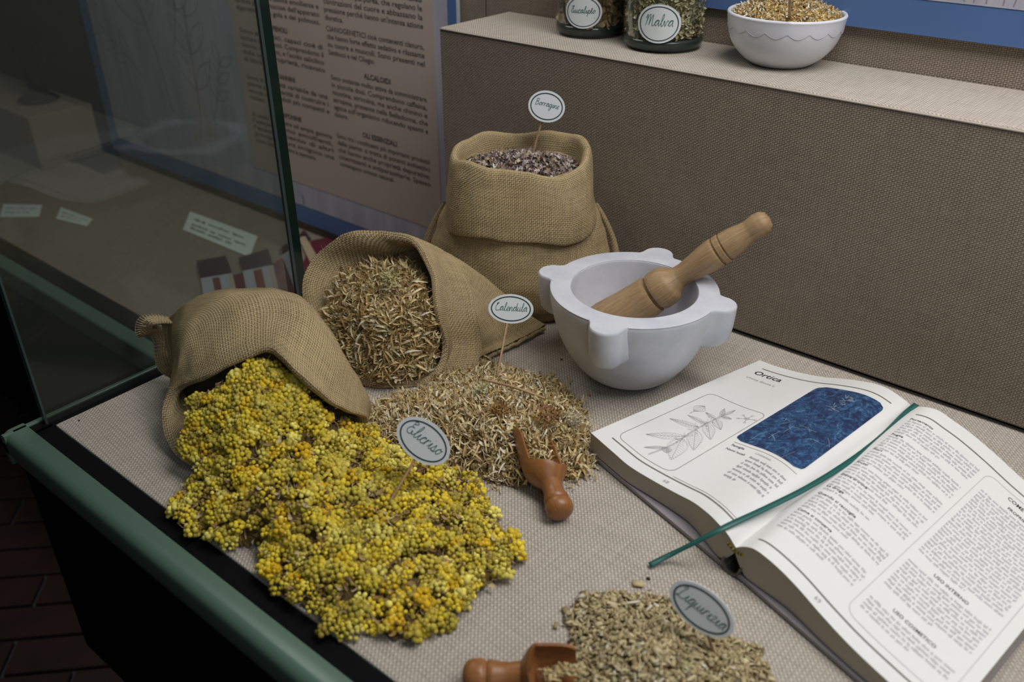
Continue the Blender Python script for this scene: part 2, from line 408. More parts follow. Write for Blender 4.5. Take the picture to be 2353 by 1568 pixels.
# green rail: extruded rounded profile (front and left runs)
def rail(name, p0, p1, out, prof, m):
    p0 = np.array(p0, float); p1 = np.array(p1, float); out = np.array(out, float)
    V = []
    for p in (p0, p1):
        for a, z in prof: V.append(p+out*a+np.array([0, 0, z]))
    n = len(prof)
    F = [(i, (i+1) % n, n+(i+1) % n, n+i) for i in range(n)]+[tuple(range(n))[::-1], tuple(range(n, 2*n))]
    o = obj(name, V, F, m, case, True)
    mod = o.modifiers.new('bevel', 'BEVEL'); mod.width = .0008; mod.segments = 2; mod.limit_method = 'ANGLE'
    return o
a = np.linspace(0, pi/2, 7)
prof = [(.020, -.035), (.020, .001)]+[(.034+.011*sin(q), -.010+.011*cos(q)) for q in a]+[(.045, -.022), (.041, -.035)]
rail('frame_rail', (XL-.028, YF, 0), (.95, YF, 0), (0, -1, 0), prof, M_green)
profl = [(.018, -.035), (.018, .001)]+[(.022+.006*sin(q), -.005+.006*cos(q)) for q in a]+[(.028, -.022), (.026, -.035)]
rail('frame_rail', (XL, YF-.045, 0), (XL, .64, 0), (-1, 0, 0), profl, M_green)
box('seal_strip', (XL-.006, YF-.021, -.03), (.95, YF-.0005, -.001), M_rubber, case, .001)
box('seal_strip', (XL-.019, YF-.021, -.03), (XL-.0005, .64, -.001), M_rubber, case, .001)
box('body_panel', (XL-.021, YF-.036, -.32), (.95, YF-.016, -.034), M_black, case, .002)
box('body_panel', (XL-.021, YF-.016, -.32), (XL-.001, YW-.03, -.034), M_black, case, .002)
box('pedestal', (XL+.12, YF+.10, ZF+.001), (.9, YW-.06, -.30), M_black, case, .003)
gp = box('glass_pane', (XL-.017, YF-.003, -.004), (XL-.009, .617, .95), M_pane, case, 0)
box('polished_edge', (XL-.0172, .617, -.004), (XL-.0085, .6305, .95), M_edge, gp, .0004)
box('edge_bevel', (XL-.0087, .6135, -.004), (XL-.0078, .6175, .95), M_edgel, gp, 0)
box('corner_edge', (XL-.0172, YF-.0055, -.004), (XL-.0085, YF-.003, .95), M_edgel, gp, .0004)

# neighbouring lower case, seen through the glass
ZN = -.195
nb = empty('display_case', (-1.6, .8, ZF)); tag(nb, 'lower neighbouring display case behind the glass pane, with name cards and costume', 'display case')
yn = at(170, 640, ZN)[1]
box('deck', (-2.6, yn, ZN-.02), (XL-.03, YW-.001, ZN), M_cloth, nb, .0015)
box('seal_strip', (-2.6, yn-.03, ZN-.04), (XL-.03, yn-.0005, ZN-.003), M_rubber, nb, .001)
box('frame_rail', (-2.6, yn-.06, ZN-.05), (XL-.03, yn-.0305, ZN-.004), M_green, nb, .006, 3)
box('body_panel', (-2.6, yn-.045, ZN-.35), (XL-.03, yn-.02, ZN-.051), M_black, nb, .002)
box('pedestal', (-2.5, yn+.06, ZF+.001), (XL-.05, YW-.05, ZN-.021), M_black, nb, .003)

# ================================================================== PLINTH
pl = empty('plinth', (-.2, .985, 0)); tag(pl, 'long cloth-covered plinth carrying the jars and bowl', 'plinth')
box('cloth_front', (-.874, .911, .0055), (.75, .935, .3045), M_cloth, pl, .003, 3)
box('cloth_top', (-.874, .9125, .288), (.75, YW-.001, .3052), M_deck, pl, .0025, 3)
box('shadow_line_strip', (-.868, .918, .0005), (.74, .934, .006), M_black, pl, .0005)  # black strip added to draw the shadow line under the cloth front
box('side_board', (-.8735, .934, .0005), (-.862, YW-.001, .289), M_cloth, pl, .001)
P = np.array([(x, .9108, .3035) for x in np.linspace(-.872, .74, 40)])
V, F = tube(P, .0011, 6); obj('edge_seam', V, F, M_deck, pl)

# far dim plinth in the neighbouring case
c = at(98, 392, ZN)
fp = empty('plinth', (c[0]-.2, c[1]+.08, ZN)); tag(fp, 'dim cloth-covered plinth standing far behind the glass pane', 'plinth')
box('cloth_body', (c[0]-.5, c[1], ZN+.0005), (c[0], c[1]+.16, ZN+.13), M_cloth, fp, .003)
tb = empty('tankard', (c[0]-.13, c[1]+.09, ZN+.13)); tag(tb, 'dark vessel standing on the dim far plinth', 'vessel')
V, F = lathe([(0, 0), (.045, 0), (.05, .006), (.03, .02), (.018, .035), (.016, .09), (.03, .12), (.036, .17), (.033, .172), (.028, .12), (0, .10)], 24, (c[0]-.13, c[1]+.09, ZN+.1305)); obj('vessel_body', V, F, M_rubber, tb)
V, F = tube(crom([(c[0]-.13+.03, c[1]+.09, ZN+.285), (c[0]-.075, c[1]+.09, ZN+.28), (c[0]-.07, c[1]+.09, ZN+.24), (c[0]-.112, c[1]+.09, ZN+.21)], 14), .004); obj('handle', V, F, M_rubber, tb)

# ================================================================== POSTERS
YP = YW-.008
def flat(V2, y): return np.c_[V2[:, 0], np.full(len(V2), y), V2[:, 1]]
def sheet(name, x0, x1, z0, z1, y, m, parent, th=.0006):
    return box(name, (x0, y, z0), (x1, y+th, z1), m, parent, 0)
po = empty('information_poster', (-1.5, YP, -.19)); tag(po, 'blue-bordered information poster with columns of Italian text left of the plinth', 'poster')
sheet('board', -2.17, -.972, -.174, .62, YP+.001, M_pwhite, po, .0065)
sheet('blue_border', -2.17, -.974, -.174, .62, YP, M_blue, po, .0011)
sheet('lavender_field', -2.13, -.992, -.135, .58, YP-.0006, M_lav, po)
sheet('text_panel', -1.568, -1.022, -.086, .56, YP-.0012, M_pink, po)
yt = YP-.0014
LP = .01355
def para(name, x, zt, w, body, size=.0128, align='JUSTIFY', bold=.012):
    V, F = text2(body, size, align, w, bold, LP/size*.985)
    V = V+np.array([x, zt]); return obj(name, flat(V, yt), F, M_ptext, po, False)
def para_lines(name, x0, x1, z, lines, size=.0128, justlast=False):
    parts = []
    for k, ln in enumerate(lines):
        V, F = text2(ln, size, 'LEFT', 0, .012)
        w = V[:, 0].max()-V[:, 0].min()
        sx = (x1-x0)/w if (k < len(lines)-1 or justlast) else min(1.0, (x1-x0)/w)
        V = (V-[V[:, 0].min(), 0])*[sx, 1]+[x0, z-k*LP]; parts.append((V, F))
    V, F = join2(parts); return obj(name, flat(V, yt), F, M_ptext, po, False)
def head(name, xc, z, s):
    V, F = text2(s, .0132, 'CENTER', 0, .03); return obj(name, flat(V+[xc, z], yt), F, M_ptext, po, False)
X0, X1 = -1.285, -1.045
para_lines('paragraph', X0, X1, .3005, ['GLUCOSIDI ATTIVI, come la digitossina ricavata', 'dalla Digitale purpurea, che regolano le', 'contrazioni del cuore e abbassano la', 'pressione perché hanno un\'intensa azione', 'diuretica.'])
para_lines('paragraph', X0, X1, .2275, ['CIANOGENETICI cioè contenenti cianuro,', 'che hanno forte effetto sedativo e rilassante', 'su cuore e muscoli. Sono presenti nel', 'Sambuco e nel Ciliegio.'])
head('heading', -1.162, .158, 'ALCALOIDI')
para_lines('paragraph', X0, X1, .1425, ['Sono sostanze molto attive da somministrare', 'in piccole dosi. Comprendono caffeina,', 'nicotina, stricnina, ma anche chinino e', 'atropina, presente nella Belladonna, che', 'agisce sull\'organismo riducendo spasmi e', 'dolore.'])
head('heading', -1.168, .050, 'OLI ESSENZIALI')
para_lines('paragraph', X0, X1, .0345, ['Sono tra i costituenti più importanti prodotti', 'dalle piante: si tratta di potenti antisettici', 'che hanno anche proprietà depurative,', 'cicatrizzanti e antiparassitarie. Spesso', 'contengono ormoni naturali.'])
X0, X1 = -1.545, -1.300
para_lines('paragraph', X0, X1, .262, ['Sono sostanze ad azione emolliente e', 'lenitiva per le mucose dell\'apparato', 'digerente, della gola e dei polmoni.'], justlast=True)
head('heading', -1.418, .208, 'FENOLI')
para_lines('paragraph', X0, X1, .1925, ['Sono antisettici, capaci cioè di', 'limitare le infezioni. Comprendono il', 'timolo, nel Timo, e l\'acido salicilico', 'dalle note proprietà, ricavato', 'dal Salice bianco.'])
head('heading', -1.418, .119, 'TANNINI')
para_lines('paragraph', X0, X1, .1035, ['Sono in quantità variabile da una', 'pianta e la capacità di costruire i', 'tessuti rendendoli più compatti e', 'resistenti.'])
head('heading', -1.418, .044, 'SAPONINE')
para_lines('paragraph', X0, X1, .0285, ['Si usano per avere ad ampia gamma', 'l\'azione. Sono emollienti,', 'l\'assorbimento di altri', 'principi, oppure svolgono una', 'azione depurativa come la saponaria.'])
# faint botanical drawing on the left part of the poster
dr = []
for (x, z, L, ang, w) in [(-1.85, -.05, .5, 92, .004), (-1.80, .12, .22, 60, .003), (-1.86, .2, .25, 125, .003), (-1.76, -.08, .3, 70, .003), (-1.70, -.02, .16, 50, .002), (-1.93, .02, .2, 130, .002)]:
    u = np.linspace(0, 1, 16); A = radians(ang)+.35*np.sin(u*2.4)
    st = np.cumsum(np.c_[np.cos(A), np.sin(A)]*L/16, axis=0)+[x, z]; dr.append(ribbon2(st, w))
    for k in (6, 10, 14):
        for sg in (-1, 1):
            d = A[k]+sg*.7; q = np.linspace(0, 1, 14); n2 = np.array([-sin(d), cos(d)])
            for e in (-1, 1):
                lf = st[k]+np.outer(q*L*.32, [cos(d), sin(d)])+np.outer(e*np.sin(q*pi)*L*.06, n2); dr.append(ribbon2(lf, .0018))
V, F = join2(dr); obj('plant_drawing', flat(V, YP-.0008), F, M_draw, po, False)
# faint plant shading strip along the poster's foot
dr = []
for k in range(40):
    x = -1.55+.52*random.random(); h = .012+.03*random.random(); dr.append(ribbon2(np.array([(x, -.133), (x+.004, -.133+h*.5), (x+.004+random.uniform(-.008, .008), -.133+h)]), .0025))
V, F = join2(dr); tag(obj('grass_drawing', flat(V, YP-.0008), F, M_lav, po, False), kind='stuff')

pr_ = empty('wall_poster', (.1, YP, .347)); tag(pr_, 'bright blue bordered poster mounted above the bowl, cut by the photo edge', 'poster')
sheet('board', -.60, .7, .347, .95, YP+.001, M_pwhite, pr_, .0065)
sheet('blue_border', -.60, .7, .3472, .95, YP, M_blue, pr_, .0011)
sheet('lavender_field', -.56, .66, .3835, .91, YP-.0006, M_lav, pr_)
dr = []
for k in range(9):
    x = -.29+.012*k+random.uniform(-.004, .004); q = np.linspace(0, 1, 10)
    dr.append(ribbon2(np.c_[x+.012*np.sin(q*3+k)*q, .386+.07*q], .0012))
V, F = join2(dr); obj('plant_drawing', flat(V, YP-.0008), F, M_draw, pr_, False)
# ================================================================== NEIGHBOUR'S THINGS
def card_on_deck(px4, label, rows):
    q = np.array([at(x, y, ZN+.001) for x, y in px4])      # tl, tr, br, bl
    e = empty('name_card', q.mean(0)); tag(e, label, 'card')
    V, F = prism(q, ZN+.0006, ZN+.0022); obj('card', V, F, M_label, e, False)
    G, GF = greek(.1, .9, rows, .055, .8)
    u, v = G[:, 0:1], G[:, 1:2]
    pts = (q[3]*(1-u)+q[2]*u)*(1-v)+(q[0]*(1-u)+q[1]*u)*v; pts[:, 2] = ZN+.0026
    obj('lettering', pts, GF, M_ltext, e, False)
card_on_deck([(437, 487), (592, 544), (574, 592), (420, 529)], 'long pale name card lying behind the striped costume cuffs', [.66, .38, .2])
card_on_deck([(140, 477), (213, 504), (200, 521), (129, 504)], 'small tilted pale name card in the middle of three', [.6, .3])
card_on_deck([(8, 470), (97, 472), (90, 499), (0, 499)], 'pale name card at the left edge of the photo', [.62, .3])
cs = empty('folk_costume', at(620, 650, ZN)); tag(cs, 'crimson folk costume with striped cuffs lying behind the glass pane', 'costume')
def patch(name, pts, z, m, th=.003, parent=cs):
    q = np.array([at(x, y, ZN+z) for x, y in pts])
    V, F = prism(q, ZN+z, ZN+z+th); return obj(name, V, F, m, parent, False)
patch('red_cloth', [(533, 637), (556, 630), (627, 610), (649, 594), (672, 640), (700, 600), (716, 556), (750, 549), (800, 530), (900, 560), (820, 720), (560, 760)], .0008, M_redc)
for k, (cuff, body, strs) in enumerate([
    ([(453, 606), (520, 594), (534, 632), (462, 644)], [(462, 644), (534, 632), (556, 720), (476, 730)], [(.36, .58), (.88, .98)]),
    ([(550, 598), (617, 578), (628, 613), (558, 627)], [(558, 627), (628, 613), (652, 720), (580, 730)], [(.34, .62), (.86, .97)])]):
    sl = patch('sleeve', body, .004, M_whitec, .004)
    patch('cuff_band', cuff, .004, M_maroon, .006)
    b = np.array(body, float)
    for (u0, u1) in strs:
        q = [b[0]+(b[1]-b[0])*u0, b[0]+(b[1]-b[0])*u1, b[3]+(b[2]-b[3])*u1, b[3]+(b[2]-b[3])*u0]
        patch('woven_stripe', q, .0082, M_redstripe if u0 < .8 else M_emb, .0006)
patch('grey_band', [(648, 590), (664, 580), (705, 690), (690, 700)], .004, M_whitec)
patch('dark_end', [(641, 577), (660, 561), (664, 572), (645, 586)], .0042, M_maroon)
patch('embroidered_band', [(686, 548), (702, 546), (745, 620), (760, 650), (742, 655), (722, 625)], .0045, M_emb)
patch('black_peak', [(681, 550), (696, 533), (702, 534), (714, 551), (706, 552), (698, 541), (688, 552)], .005, M_maroon)

# ================================================================== STUFF HELPERS
def inpoly(P, Q):
    Q = np.asarray(Q)[:, :2]; x, y = P[:, 0], P[:, 1]; ins = np.zeros(len(P), bool); j = len(Q)-1
    for i in range(len(Q)):
        c = ((Q[i, 1] > y) != (Q[j, 1] > y)) & (x < (Q[j, 0]-Q[i, 0])*(y-Q[i, 1])/(Q[j, 1]-Q[i, 1]+1e-12)+Q[i, 0]); ins ^= c; j = i
    return ins
def rbf(C):
    C = np.asarray(C, float); n = len(C)
    def K(A, B):
        r2 = ((A[:, None]-B[None])**2).sum(-1); return .5*r2*np.log(r2+1e-9)
    A = np.zeros((n+3, n+3)); A[:n, :n] = K(C[:, :2], C[:, :2])+1e-6*np.eye(n); A[:n, n] = 1; A[:n, n+1:] = C[:, :2]; A[n:, :n] = A[:n, n:].T
    w = np.linalg.solve(A, np.r_[C[:, 2], 0, 0, 0])
    return lambda P: K(P, C[:, :2])@w[:n]+w[n]+P@w[n+1:]
def rots(n, tilt=pi, up=None):
    """random rotations; tilt limits how far local z leaves the vertical"""
    a = rng.uniform(0, 2*pi, n); b = rng.normal(0, tilt, n); c = rng.uniform(0, 2*pi, n)
    def Rz(t): z = np.zeros_like(t); o = z+1; return np.stack([np.stack([np.cos(t), -np.sin(t), z], -1), np.stack([np.sin(t), np.cos(t), z], -1), np.stack([z, z, o], -1)], -2)
    def Rx(t): z = np.zeros_like(t); o = z+1; return np.stack([np.stack([o, z, z], -1), np.stack([z, np.cos(t), -np.sin(t)], -1), np.stack([z, np.sin(t), np.cos(t)], -1)], -2)
    return Rz(a)@Rx(b)@Rz(c)
def scatter(protos, T, R, scale, cols):
    """merge copies of small meshes; returns V, F(ndarray), colours"""
    n = len(T); pick = rng.integers(0, len(protos), n); Vs, Fs, Cs, o = [], [], [], 0
    scale = np.broadcast_to(scale, (n,))
    for k, (V, F) in enumerate(protos):
        i = np.where(pick == k)[0]
        if not len(i): continue
        W = np.einsum('nij,vj->nvi', R[i], V)*scale[i, None, None]+T[i, None, :]
        Vs.append(W.reshape(-1, 3)); Fs.append((F[None]+(np.arange(len(i))*len(V))[:, None, None]).reshape(-1, F.shape[1])+o)
        Cs.append(np.repeat(cols[i], len(V), 0)); o += len(i)*len(V)
    return np.concatenate(Vs), np.concatenate(Fs), np.concatenate(Cs)
def petal(L, w, bend, twist, fold=.25, rows=5):
    V = []
    for k in range(rows):
        u = k/(rows-1); ww = w*(.35+.65*sin(pi*min(1, .15+u*.9))); a = twist*(u-.5); z = bend*L*(4*(u-.5)**2-.5)
        for sx in (-1, 0, 1):
            x = sx*ww/2; V.append((x*cos(a), (u-.5)*L, z+x*sin(a)+(fold*ww*abs(sx))))
    V = np.array(V); return V, gridfaces(rows, 3)
def pals(n, cols, wts, jit=.15):
    cols = np.array(cols); wts = np.array(wts)/sum(wts)
    return np.clip(cols[rng.choice(len(cols), n, p=wts)]*rng.uniform(1-jit, 1+jit, (n, 1)), 0, 1)
def ico(sub):
    bm = bmesh.new(); bmesh.ops.create_icosphere(bm, subdivisions=sub, radius=1)
    V = np.array([v.co[:] for v in bm.verts]); F = np.array([[v.index for v in f.verts] for f in bm.faces]); bm.free(); return V, F
def sample(poly, hf, n):
    Q = np.asarray(poly)[:, :2]; lo, hi = Q.min(0), Q.max(0); out = np.zeros((0, 2))
    while len(out) < n:
        P = rng.uniform(lo, hi, (n*3, 2)); out = np.concatenate([out, P[inpoly(P, Q)]])
    P = out[:n]; return np.c_[P, hf(P)]
def mound(name, poly, hf, drop, m, col, parent):
    """the body of a heap below its loose top layer"""
    Q = np.asarray(poly)[:, :2]; lo, hi = Q.min(0), Q.max(0); n = 70
    X, Y = np.meshgrid(np.linspace(lo[0], hi[0], n), np.linspace(lo[1], hi[1], n)); P = np.c_[X.ravel(), Y.ravel()]
    ok = inpoly(P, Q); z = np.maximum(hf(P)-drop, .001)*ok+.0008*(~ok)
    F = gridfaces(n, n); keep = ok[F].all(1)
    V = np.c_[P, z+rng.normal(0, .001, len(z))]
    return V, F[keep]
PET = [petal(.017, .0030, .35, 1.2), petal(.014, .0026, .6, 2.4, .35, 6), petal(.020, .0022, -.45, 2.0, .3, 6), petal(.011, .0038, .3, .8), petal(.016, .0013, .8, 2.8, .4, 6), petal(.022, .0014, .5, 2.0, .4, 6)]
STRAW = [(.62, .49, .25), (.52, .38, .17), (.42, .28, .10), (.70, .60, .38), (.68, .62, .47), (.30, .19, .07), (.55, .48, .23)]
STRAWW = [3, 4, 3, 2, 1.1, 2, 1.2]
SPH1 = ico(1); SPH2 = ico(2)

# ================================================================== SACKS
def loft(rings, nu, nv, wr=.0022, seed=0.0, floor=.0012, pin=None):
    R = np.array([crom(np.asarray(r), nu, True) for r in rings]); G = crom(R, nv)       # nv x nu x 3
    for i in range(nv):
        for j in range(nu):
            p = G[i, j]; q = Vector(p*22+seed); n = mnoise.noise_vector(q); n2 = mnoise.noise_vector(Vector(p*60+seed))
            G[i, j] = p+np.array(n)*wr+np.array(n2)*wr*.35
    G[:, :, 2] = np.maximum(G[:, :, 2], floor)
    lu = np.r_[0, np.cumsum(np.linalg.norm(np.diff(np.concatenate([G, G[:, :1]], 1), axis=1), axis=2).mean(0))]
    lv = np.r_[0, np.cumsum(np.linalg.norm(np.diff(G, axis=0), axis=2).mean(1))]
    G2 = np.concatenate([G, G[:, :1]], 1); U, Vv = np.meshgrid(lu, lv)
    return G2, np.stack([U, Vv], -1)
def cloth(name, G, UV, m, parent, th=.0016, weld=True):
    nv, nu = G.shape[:2]
    o = obj(name, G.reshape(-1, 3), gridfaces(nv, nu), m, parent, True, UV.reshape(-1, 2))
    if th:
        s = o.modifiers.new('cloth', 'SOLIDIFY'); s.thickness = th; s.offset = 0
    return o
def fuzz(name, G, parent, rows, n, L=.006):
    """loose jute hairs standing off a cloth edge"""
    parts = []
    nu = G.shape[1]
    for _ in range(n):
        i = random.choice(rows); j = random.randrange(nu); p = G[i, j]
        d = np.array([random.gauss(0, 1), random.gauss(0, 1), abs(random.gauss(0, 1))]); d /= np.linalg.norm(d); e = np.cross(d, rng.normal(size=3))
        l = L*random.uniform(.4, 1.3); q = np.array([p, p+d*l*.5+e*l*.1, p+d*l+e*l*.35])
        parts.append(tube(q, .00013, 3, False))
    V, F = join(parts); o = obj(name, V, F, M_fray, parent); o['kind'] = 'stuff'; return o

# --- standing sack of borage
sa = empty('burlap_sack', (-.648, .812, 0)); tag(sa, 'upright burlap sack with folded cuff standing behind the marble mortar', 'sack')
CA = np.array([-.648, .808, 0])
def ringA(z, a, b, ex=2.0, du=0, dv=0, n=16, dz=None):
    out = []
    for k in range(n):
        t = 2*pi*k/n; c, s = cos(t), sin(t)
        p = CA+RT*(du+a*math.copysign(abs(c)**(2/ex), c))+FH*(dv+b*math.copysign(abs(s)**(2/ex), s)); p[2] = z+(dz(t) if dz else 0); out.append(p)
    return np.array(out)
body = [ringA(.001, .078, .050), ringA(.004, .098, .062), ringA(.022, .113, .070, 1.9), ringA(.055, .116, .073, 1.75), ringA(.09, .112, .072, 1.7), ringA(.12, .101, .067, 1.8), ringA(.15, .086, .060, 2), ringA(.175, .078, .055), ringA(.19, .073, .050)]
G, UV = loft(body, 120, 60, .0032, 3.1); cloth('sack_body', G, UV, M_burlap, sa)
wav = lambda t: .007*sin(t)+.005*sin(2*t+.4)+.003*sin(3*t+1.3)+.002*sin(7*t)
dip = lambda t: .008*sin(t+.3)+.006*sin(3*t+.7)-.004*cos(t)
cuff = [ringA(.122, .089, .069, 2.4, dz=dip), ringA(.126, .093, .074, 2.5, dz=dip), ringA(.16, .090, .071, 2.6, dz=lambda t: .5*dip(t)), ringA(.190, .085, .066, 2.7, dz=wav), ringA(.2035, .082, .062, 2.7, dz=wav), ringA(.2055, .077, .057, 2.7, dz=wav), ringA(.198, .073, .053, 2.6, dz=wav), ringA(.175, .069, .050, 2.4), ringA(.15, .066, .048, 2.2)]
G, UV = loft(cuff, 128, 60, .0026, 8.4); cloth('folded_cuff', G, UV, M_burlap, sa); fuzz('loose_fibres', G, sa, range(38, 46), 60)
for sg in (-1, 1):     # side seams: narrow raised welts
    L = [CA+RT*sg*(a+.002)+np.array([0, 0, z]) for z, a in ((.004, .099), (.03, .117), (.06, .1195), (.09, .1145), (.12, .102), (.14, .091))]
    L = crom(L, 24); n = len(L); wdt = RT*sg*.009
    Q = np.concatenate([L-wdt*.3+FH*.0015, L+wdt*np.linspace(1.1, .3, n)[:, None]+FH*.0015, L+wdt*np.linspace(1.1, .3, n)[:, None]-FH*.0015, L-wdt*.3-FH*.0015]).reshape(4, n, 3)
    G = np.concatenate([Q, Q[:1]]); UV = np.stack(np.meshgrid(arclen(L), [0, .009, .012, .021, .024]), -1)
    cloth('side_seam', G, UV, M_burlap, sa, 0)
# borage heap inside the cuff
ZB = .184
T = []
while len(T) < 3000:
    u, v = rng.uniform(-1, 1, 2)
    if u*u+v*v < 1: T.append(CA+RT*u*.069+FH*v*.050+np.array([0, 0, ZB+.012*(1-u*u-v*v)+rng.uniform(-.004, .003)]))
T = np.array(T); n = len(T)
FLK = [petal(.007, .0035, .5, 2.0, .5, 4), petal(.005, .003, .3, 1.0, .8, 4), petal(.009, .0012, .3, 1.0, .2, 4), petal(.006, .0045, -.5, 1.5, .3, 4)]
V, F, C = scatter(FLK, T, rots(n, .9), rng.uniform(.8, 1.7, n), pals(n, [(.34, .275, .25), (.24, .185, .165), (.46, .39, .37), (.32, .23, .14), (.50, .41, .27), (.62, .58, .57), (.12, .095, .08)], [4, 3.4, 2.4, 2.4, .9, .9, 1.6]))
b = obj('dried_borage', V, F, M_flake, None, True, None, C); tag(b, 'greyish purple dried borage flowers filling the upright sack', 'herbs', kind='stuff')
# base of the heap
V, F = lathe([(0, ZB+.008), (.03, ZB+.006), (.052, ZB+.001), (.0515, ZB-.02), (0, ZB-.02)], 40)
V = CA+np.outer(V[:, 0]*1.33, RT)+np.outer(V[:, 1]*.97, FH)+np.outer(V[:, 2], [0, 0, 1])
bb = obj('heap_core', V, F, plain('dark_borage_core', (.10, .075, .075), .9), b, True)

# --- generic lying sack
def lying(name, label, M, Rr, T, loc, flange, seed, depth=.055, shrink=.85, inward=None, wr=.003):
    e = empty(name, loc); tag(e, label, 'sack')
    M = np.array([at(*p) for p in M]); Rr = [np.array([at(*p) for p in r]) if len(r[0]) == 3 and abs(r[0][0]) > 3 else np.array(r) for r in Rr]; T = np.array(T)
    cen = M.mean(0); inw = (Rr[0].mean(0)-cen); inw /= np.linalg.norm(inw)
    I1 = M+(cen-M)*.075+inw*.004; I2 = M+(cen-M)*.13+inw*.022; I3 = M+(cen-M)*(1-shrink)+inw*depth
    O1 = M+(Rr[0]-M)*.12+(M-cen)*.03
    for q in (I1, I2, I3, O1): q[:, 2] = np.maximum(q[:, 2], .003)
    rings = [I3, I2, I1, M, O1]+Rr+[T, T+flange]
    G, UV = loft(rings, 168, 96, wr, seed); cloth('sack_cloth', G, UV, M_burlap, e)
    fuzz('loose_fibres', G, e, range(30, 40), 90)
    return e, G, M, cen, inw

# --- calendula sack
MB = [(900,890,.002),(820,874,.006),(760,805,.025),(712,722,.05),(698,655,.075),(735,585,.105),(805,540,.135),(880,534,.14),(950,552,.138),(985,620,.115),(1005,710,.08),(1022,800,.035),(990,874,.004)]
tB = [0,.2,.4,.6,.8,.95,1,1,.9,.6,.3,.1,0]
T0, T1 = at(1036, 850, .004), at(1238, 752, .004)
TB = np.array([T0+(T1-T0)*k+np.array([0, 0, h]) for k, h in zip(tB, [0,0,0,0,0,0,.004,.006,.006,.006,.006,.004,.002])])
MBw = np.array([at(*p) for p in MB])
def between(A, B, t, up, side=None):
    Q = A+(B-A)*t; Q[:, 2] += np.array(up); Q[:, 2] = np.maximum(Q[:, 2], .002); return Q
upB = np.array([0,0,.002,.006,.012,.016,.018,.018,.014,.012,.012,.010,.002])
RB = [between(MBw, TB, .3, upB*1.0), between(MBw, TB, .62, upB*1.0), between(MBw, TB, .88, upB*.25)]
dB = (T1-T0)/np.linalg.norm(T1-T0); nB = np.array([dB[1], -dB[0], 0])
sb, GB, MBw, cB, iB = lying('burlap_sack', 'open burlap sack on its side spilling straw-coloured calendula petals', MB, RB, TB, (-.66, .65, 0), nB*.010, 12.7)
# --- elicriso sack
MC = [(640,1110,.002),(540,1110,.002),(470,1085,.003),(402,1030,.012),(378,965,.03),(400,895,.055),(470,865,.08),(560,825,.103),(622,803,.115),(680,850,.108),(740,905,.085),(800,950,.055),(833,965,.03),(822,1010,.003),(740,1060,.002)]
RC1 = [(640,1000,.002),(540,1000,.002),(460,990,.002),(410,950,.012),(393,893,.04),(402,850,.07),(435,765,.1),(530,690,.125),(612,673,.13),(690,684,.128),(748,748,.11),(797,834,.075),(828,900,.04),(815,930,.006),(740,980,.002)]
tC = [0,0,0,0,.1,.3,.7,1,1,.95,.8,.6,.4,.2,.05]
T0c, T1c = at(406, 872, .006), at(386, 744, .082)
TC = np.array([T0c+(T1c-T0c)*k+np.array([0, 0, h]) for k, h in zip(tC, [0,0,0,0,.004,.005,.006,.004,0,0,0,0,0,0,0])])
RCw = np.array([at(*p) for p in RC1])
RC = [RCw, between(RCw, TC, .5, [0,0,0,.002,.004,.004,.006,.012,.02,.022,.02,.012,.006,0,0]), between(RCw, TC, .85, [0,0,0,0,0,0,.002,.004,.006,.006,.004,.002,0,0,0])]
sc, GC, MCw, cC, iC = lying('burlap_sack', 'open burlap sack by the glass spilling yellow everlasting flowers', MC, RC, TC, (-.7, .42, 0), np.array([-.005, -.003, .001]), 4.4, depth=.06)
# frayed hem with pale stitches along the closed end (a curled corner at its top)
hp = crom([at(*p) for p in [(402,874,.004),(368,852,.020),(358,818,.038),(356,786,.054),(345,768,.064),(319,774,.068),(314,752,.077),(326,730,.085),(356,725,.086),(388,731,.086)]], 72)
hq = crom([at(*p) for p in [(420,862,.006),(394,842,.022),(386,812,.040),(388,785,.056),(384,768,.066),(362,758,.073),(346,757,.079),(350,751,.085),(366,748,.086),(392,748,.086)]], 72)
hw = hq-hp; L = arclen(hp)
G = np.stack([hp, hp+hw*.5+[0, 0, .0025], hq+[.001, .003, .001]]); UV = np.stack(np.meshgrid(L, [0, .006, .013]), -1)
cloth('closed_hem', G, UV, M_burlap, sc, .0022)
st = []
for k in range(0, 72, 2):
    p = hp[k]; d = hw[k]*random.uniform(.4, .8)
    st.append(tube(np.array([p-[.001, .001, .001], p+[0, -.0012, .0025], p+d+[0, -.001, .003]]), .00045, 4))
st.append(tube(hp+[-.0008, -.0008, .0006], .0006, 4))
V, F = join(st); obj('pale_stitching', V, F, M_fray, sc)
# hem of the calendula sack's closed end
hb = crom([T0+nB*.010, T0*.6+T1*.4+nB*.011+[0, 0, .001], T0*.3+T1*.7+nB*.012+[0, 0, .002], T1+nB*.010+[0, 0, .003]], 50)
hb += rng.normal(0, .0006, hb.shape); hb[:, 2] = np.maximum(hb[:, 2], .0025)
V, F = tube(hb, .0024, 6); obj('closed_hem', V, F, M_burlap, sb, uv=np.c_[np.repeat(arclen(hb), 6), np.tile(np.arange(6)*.0025, 50)])

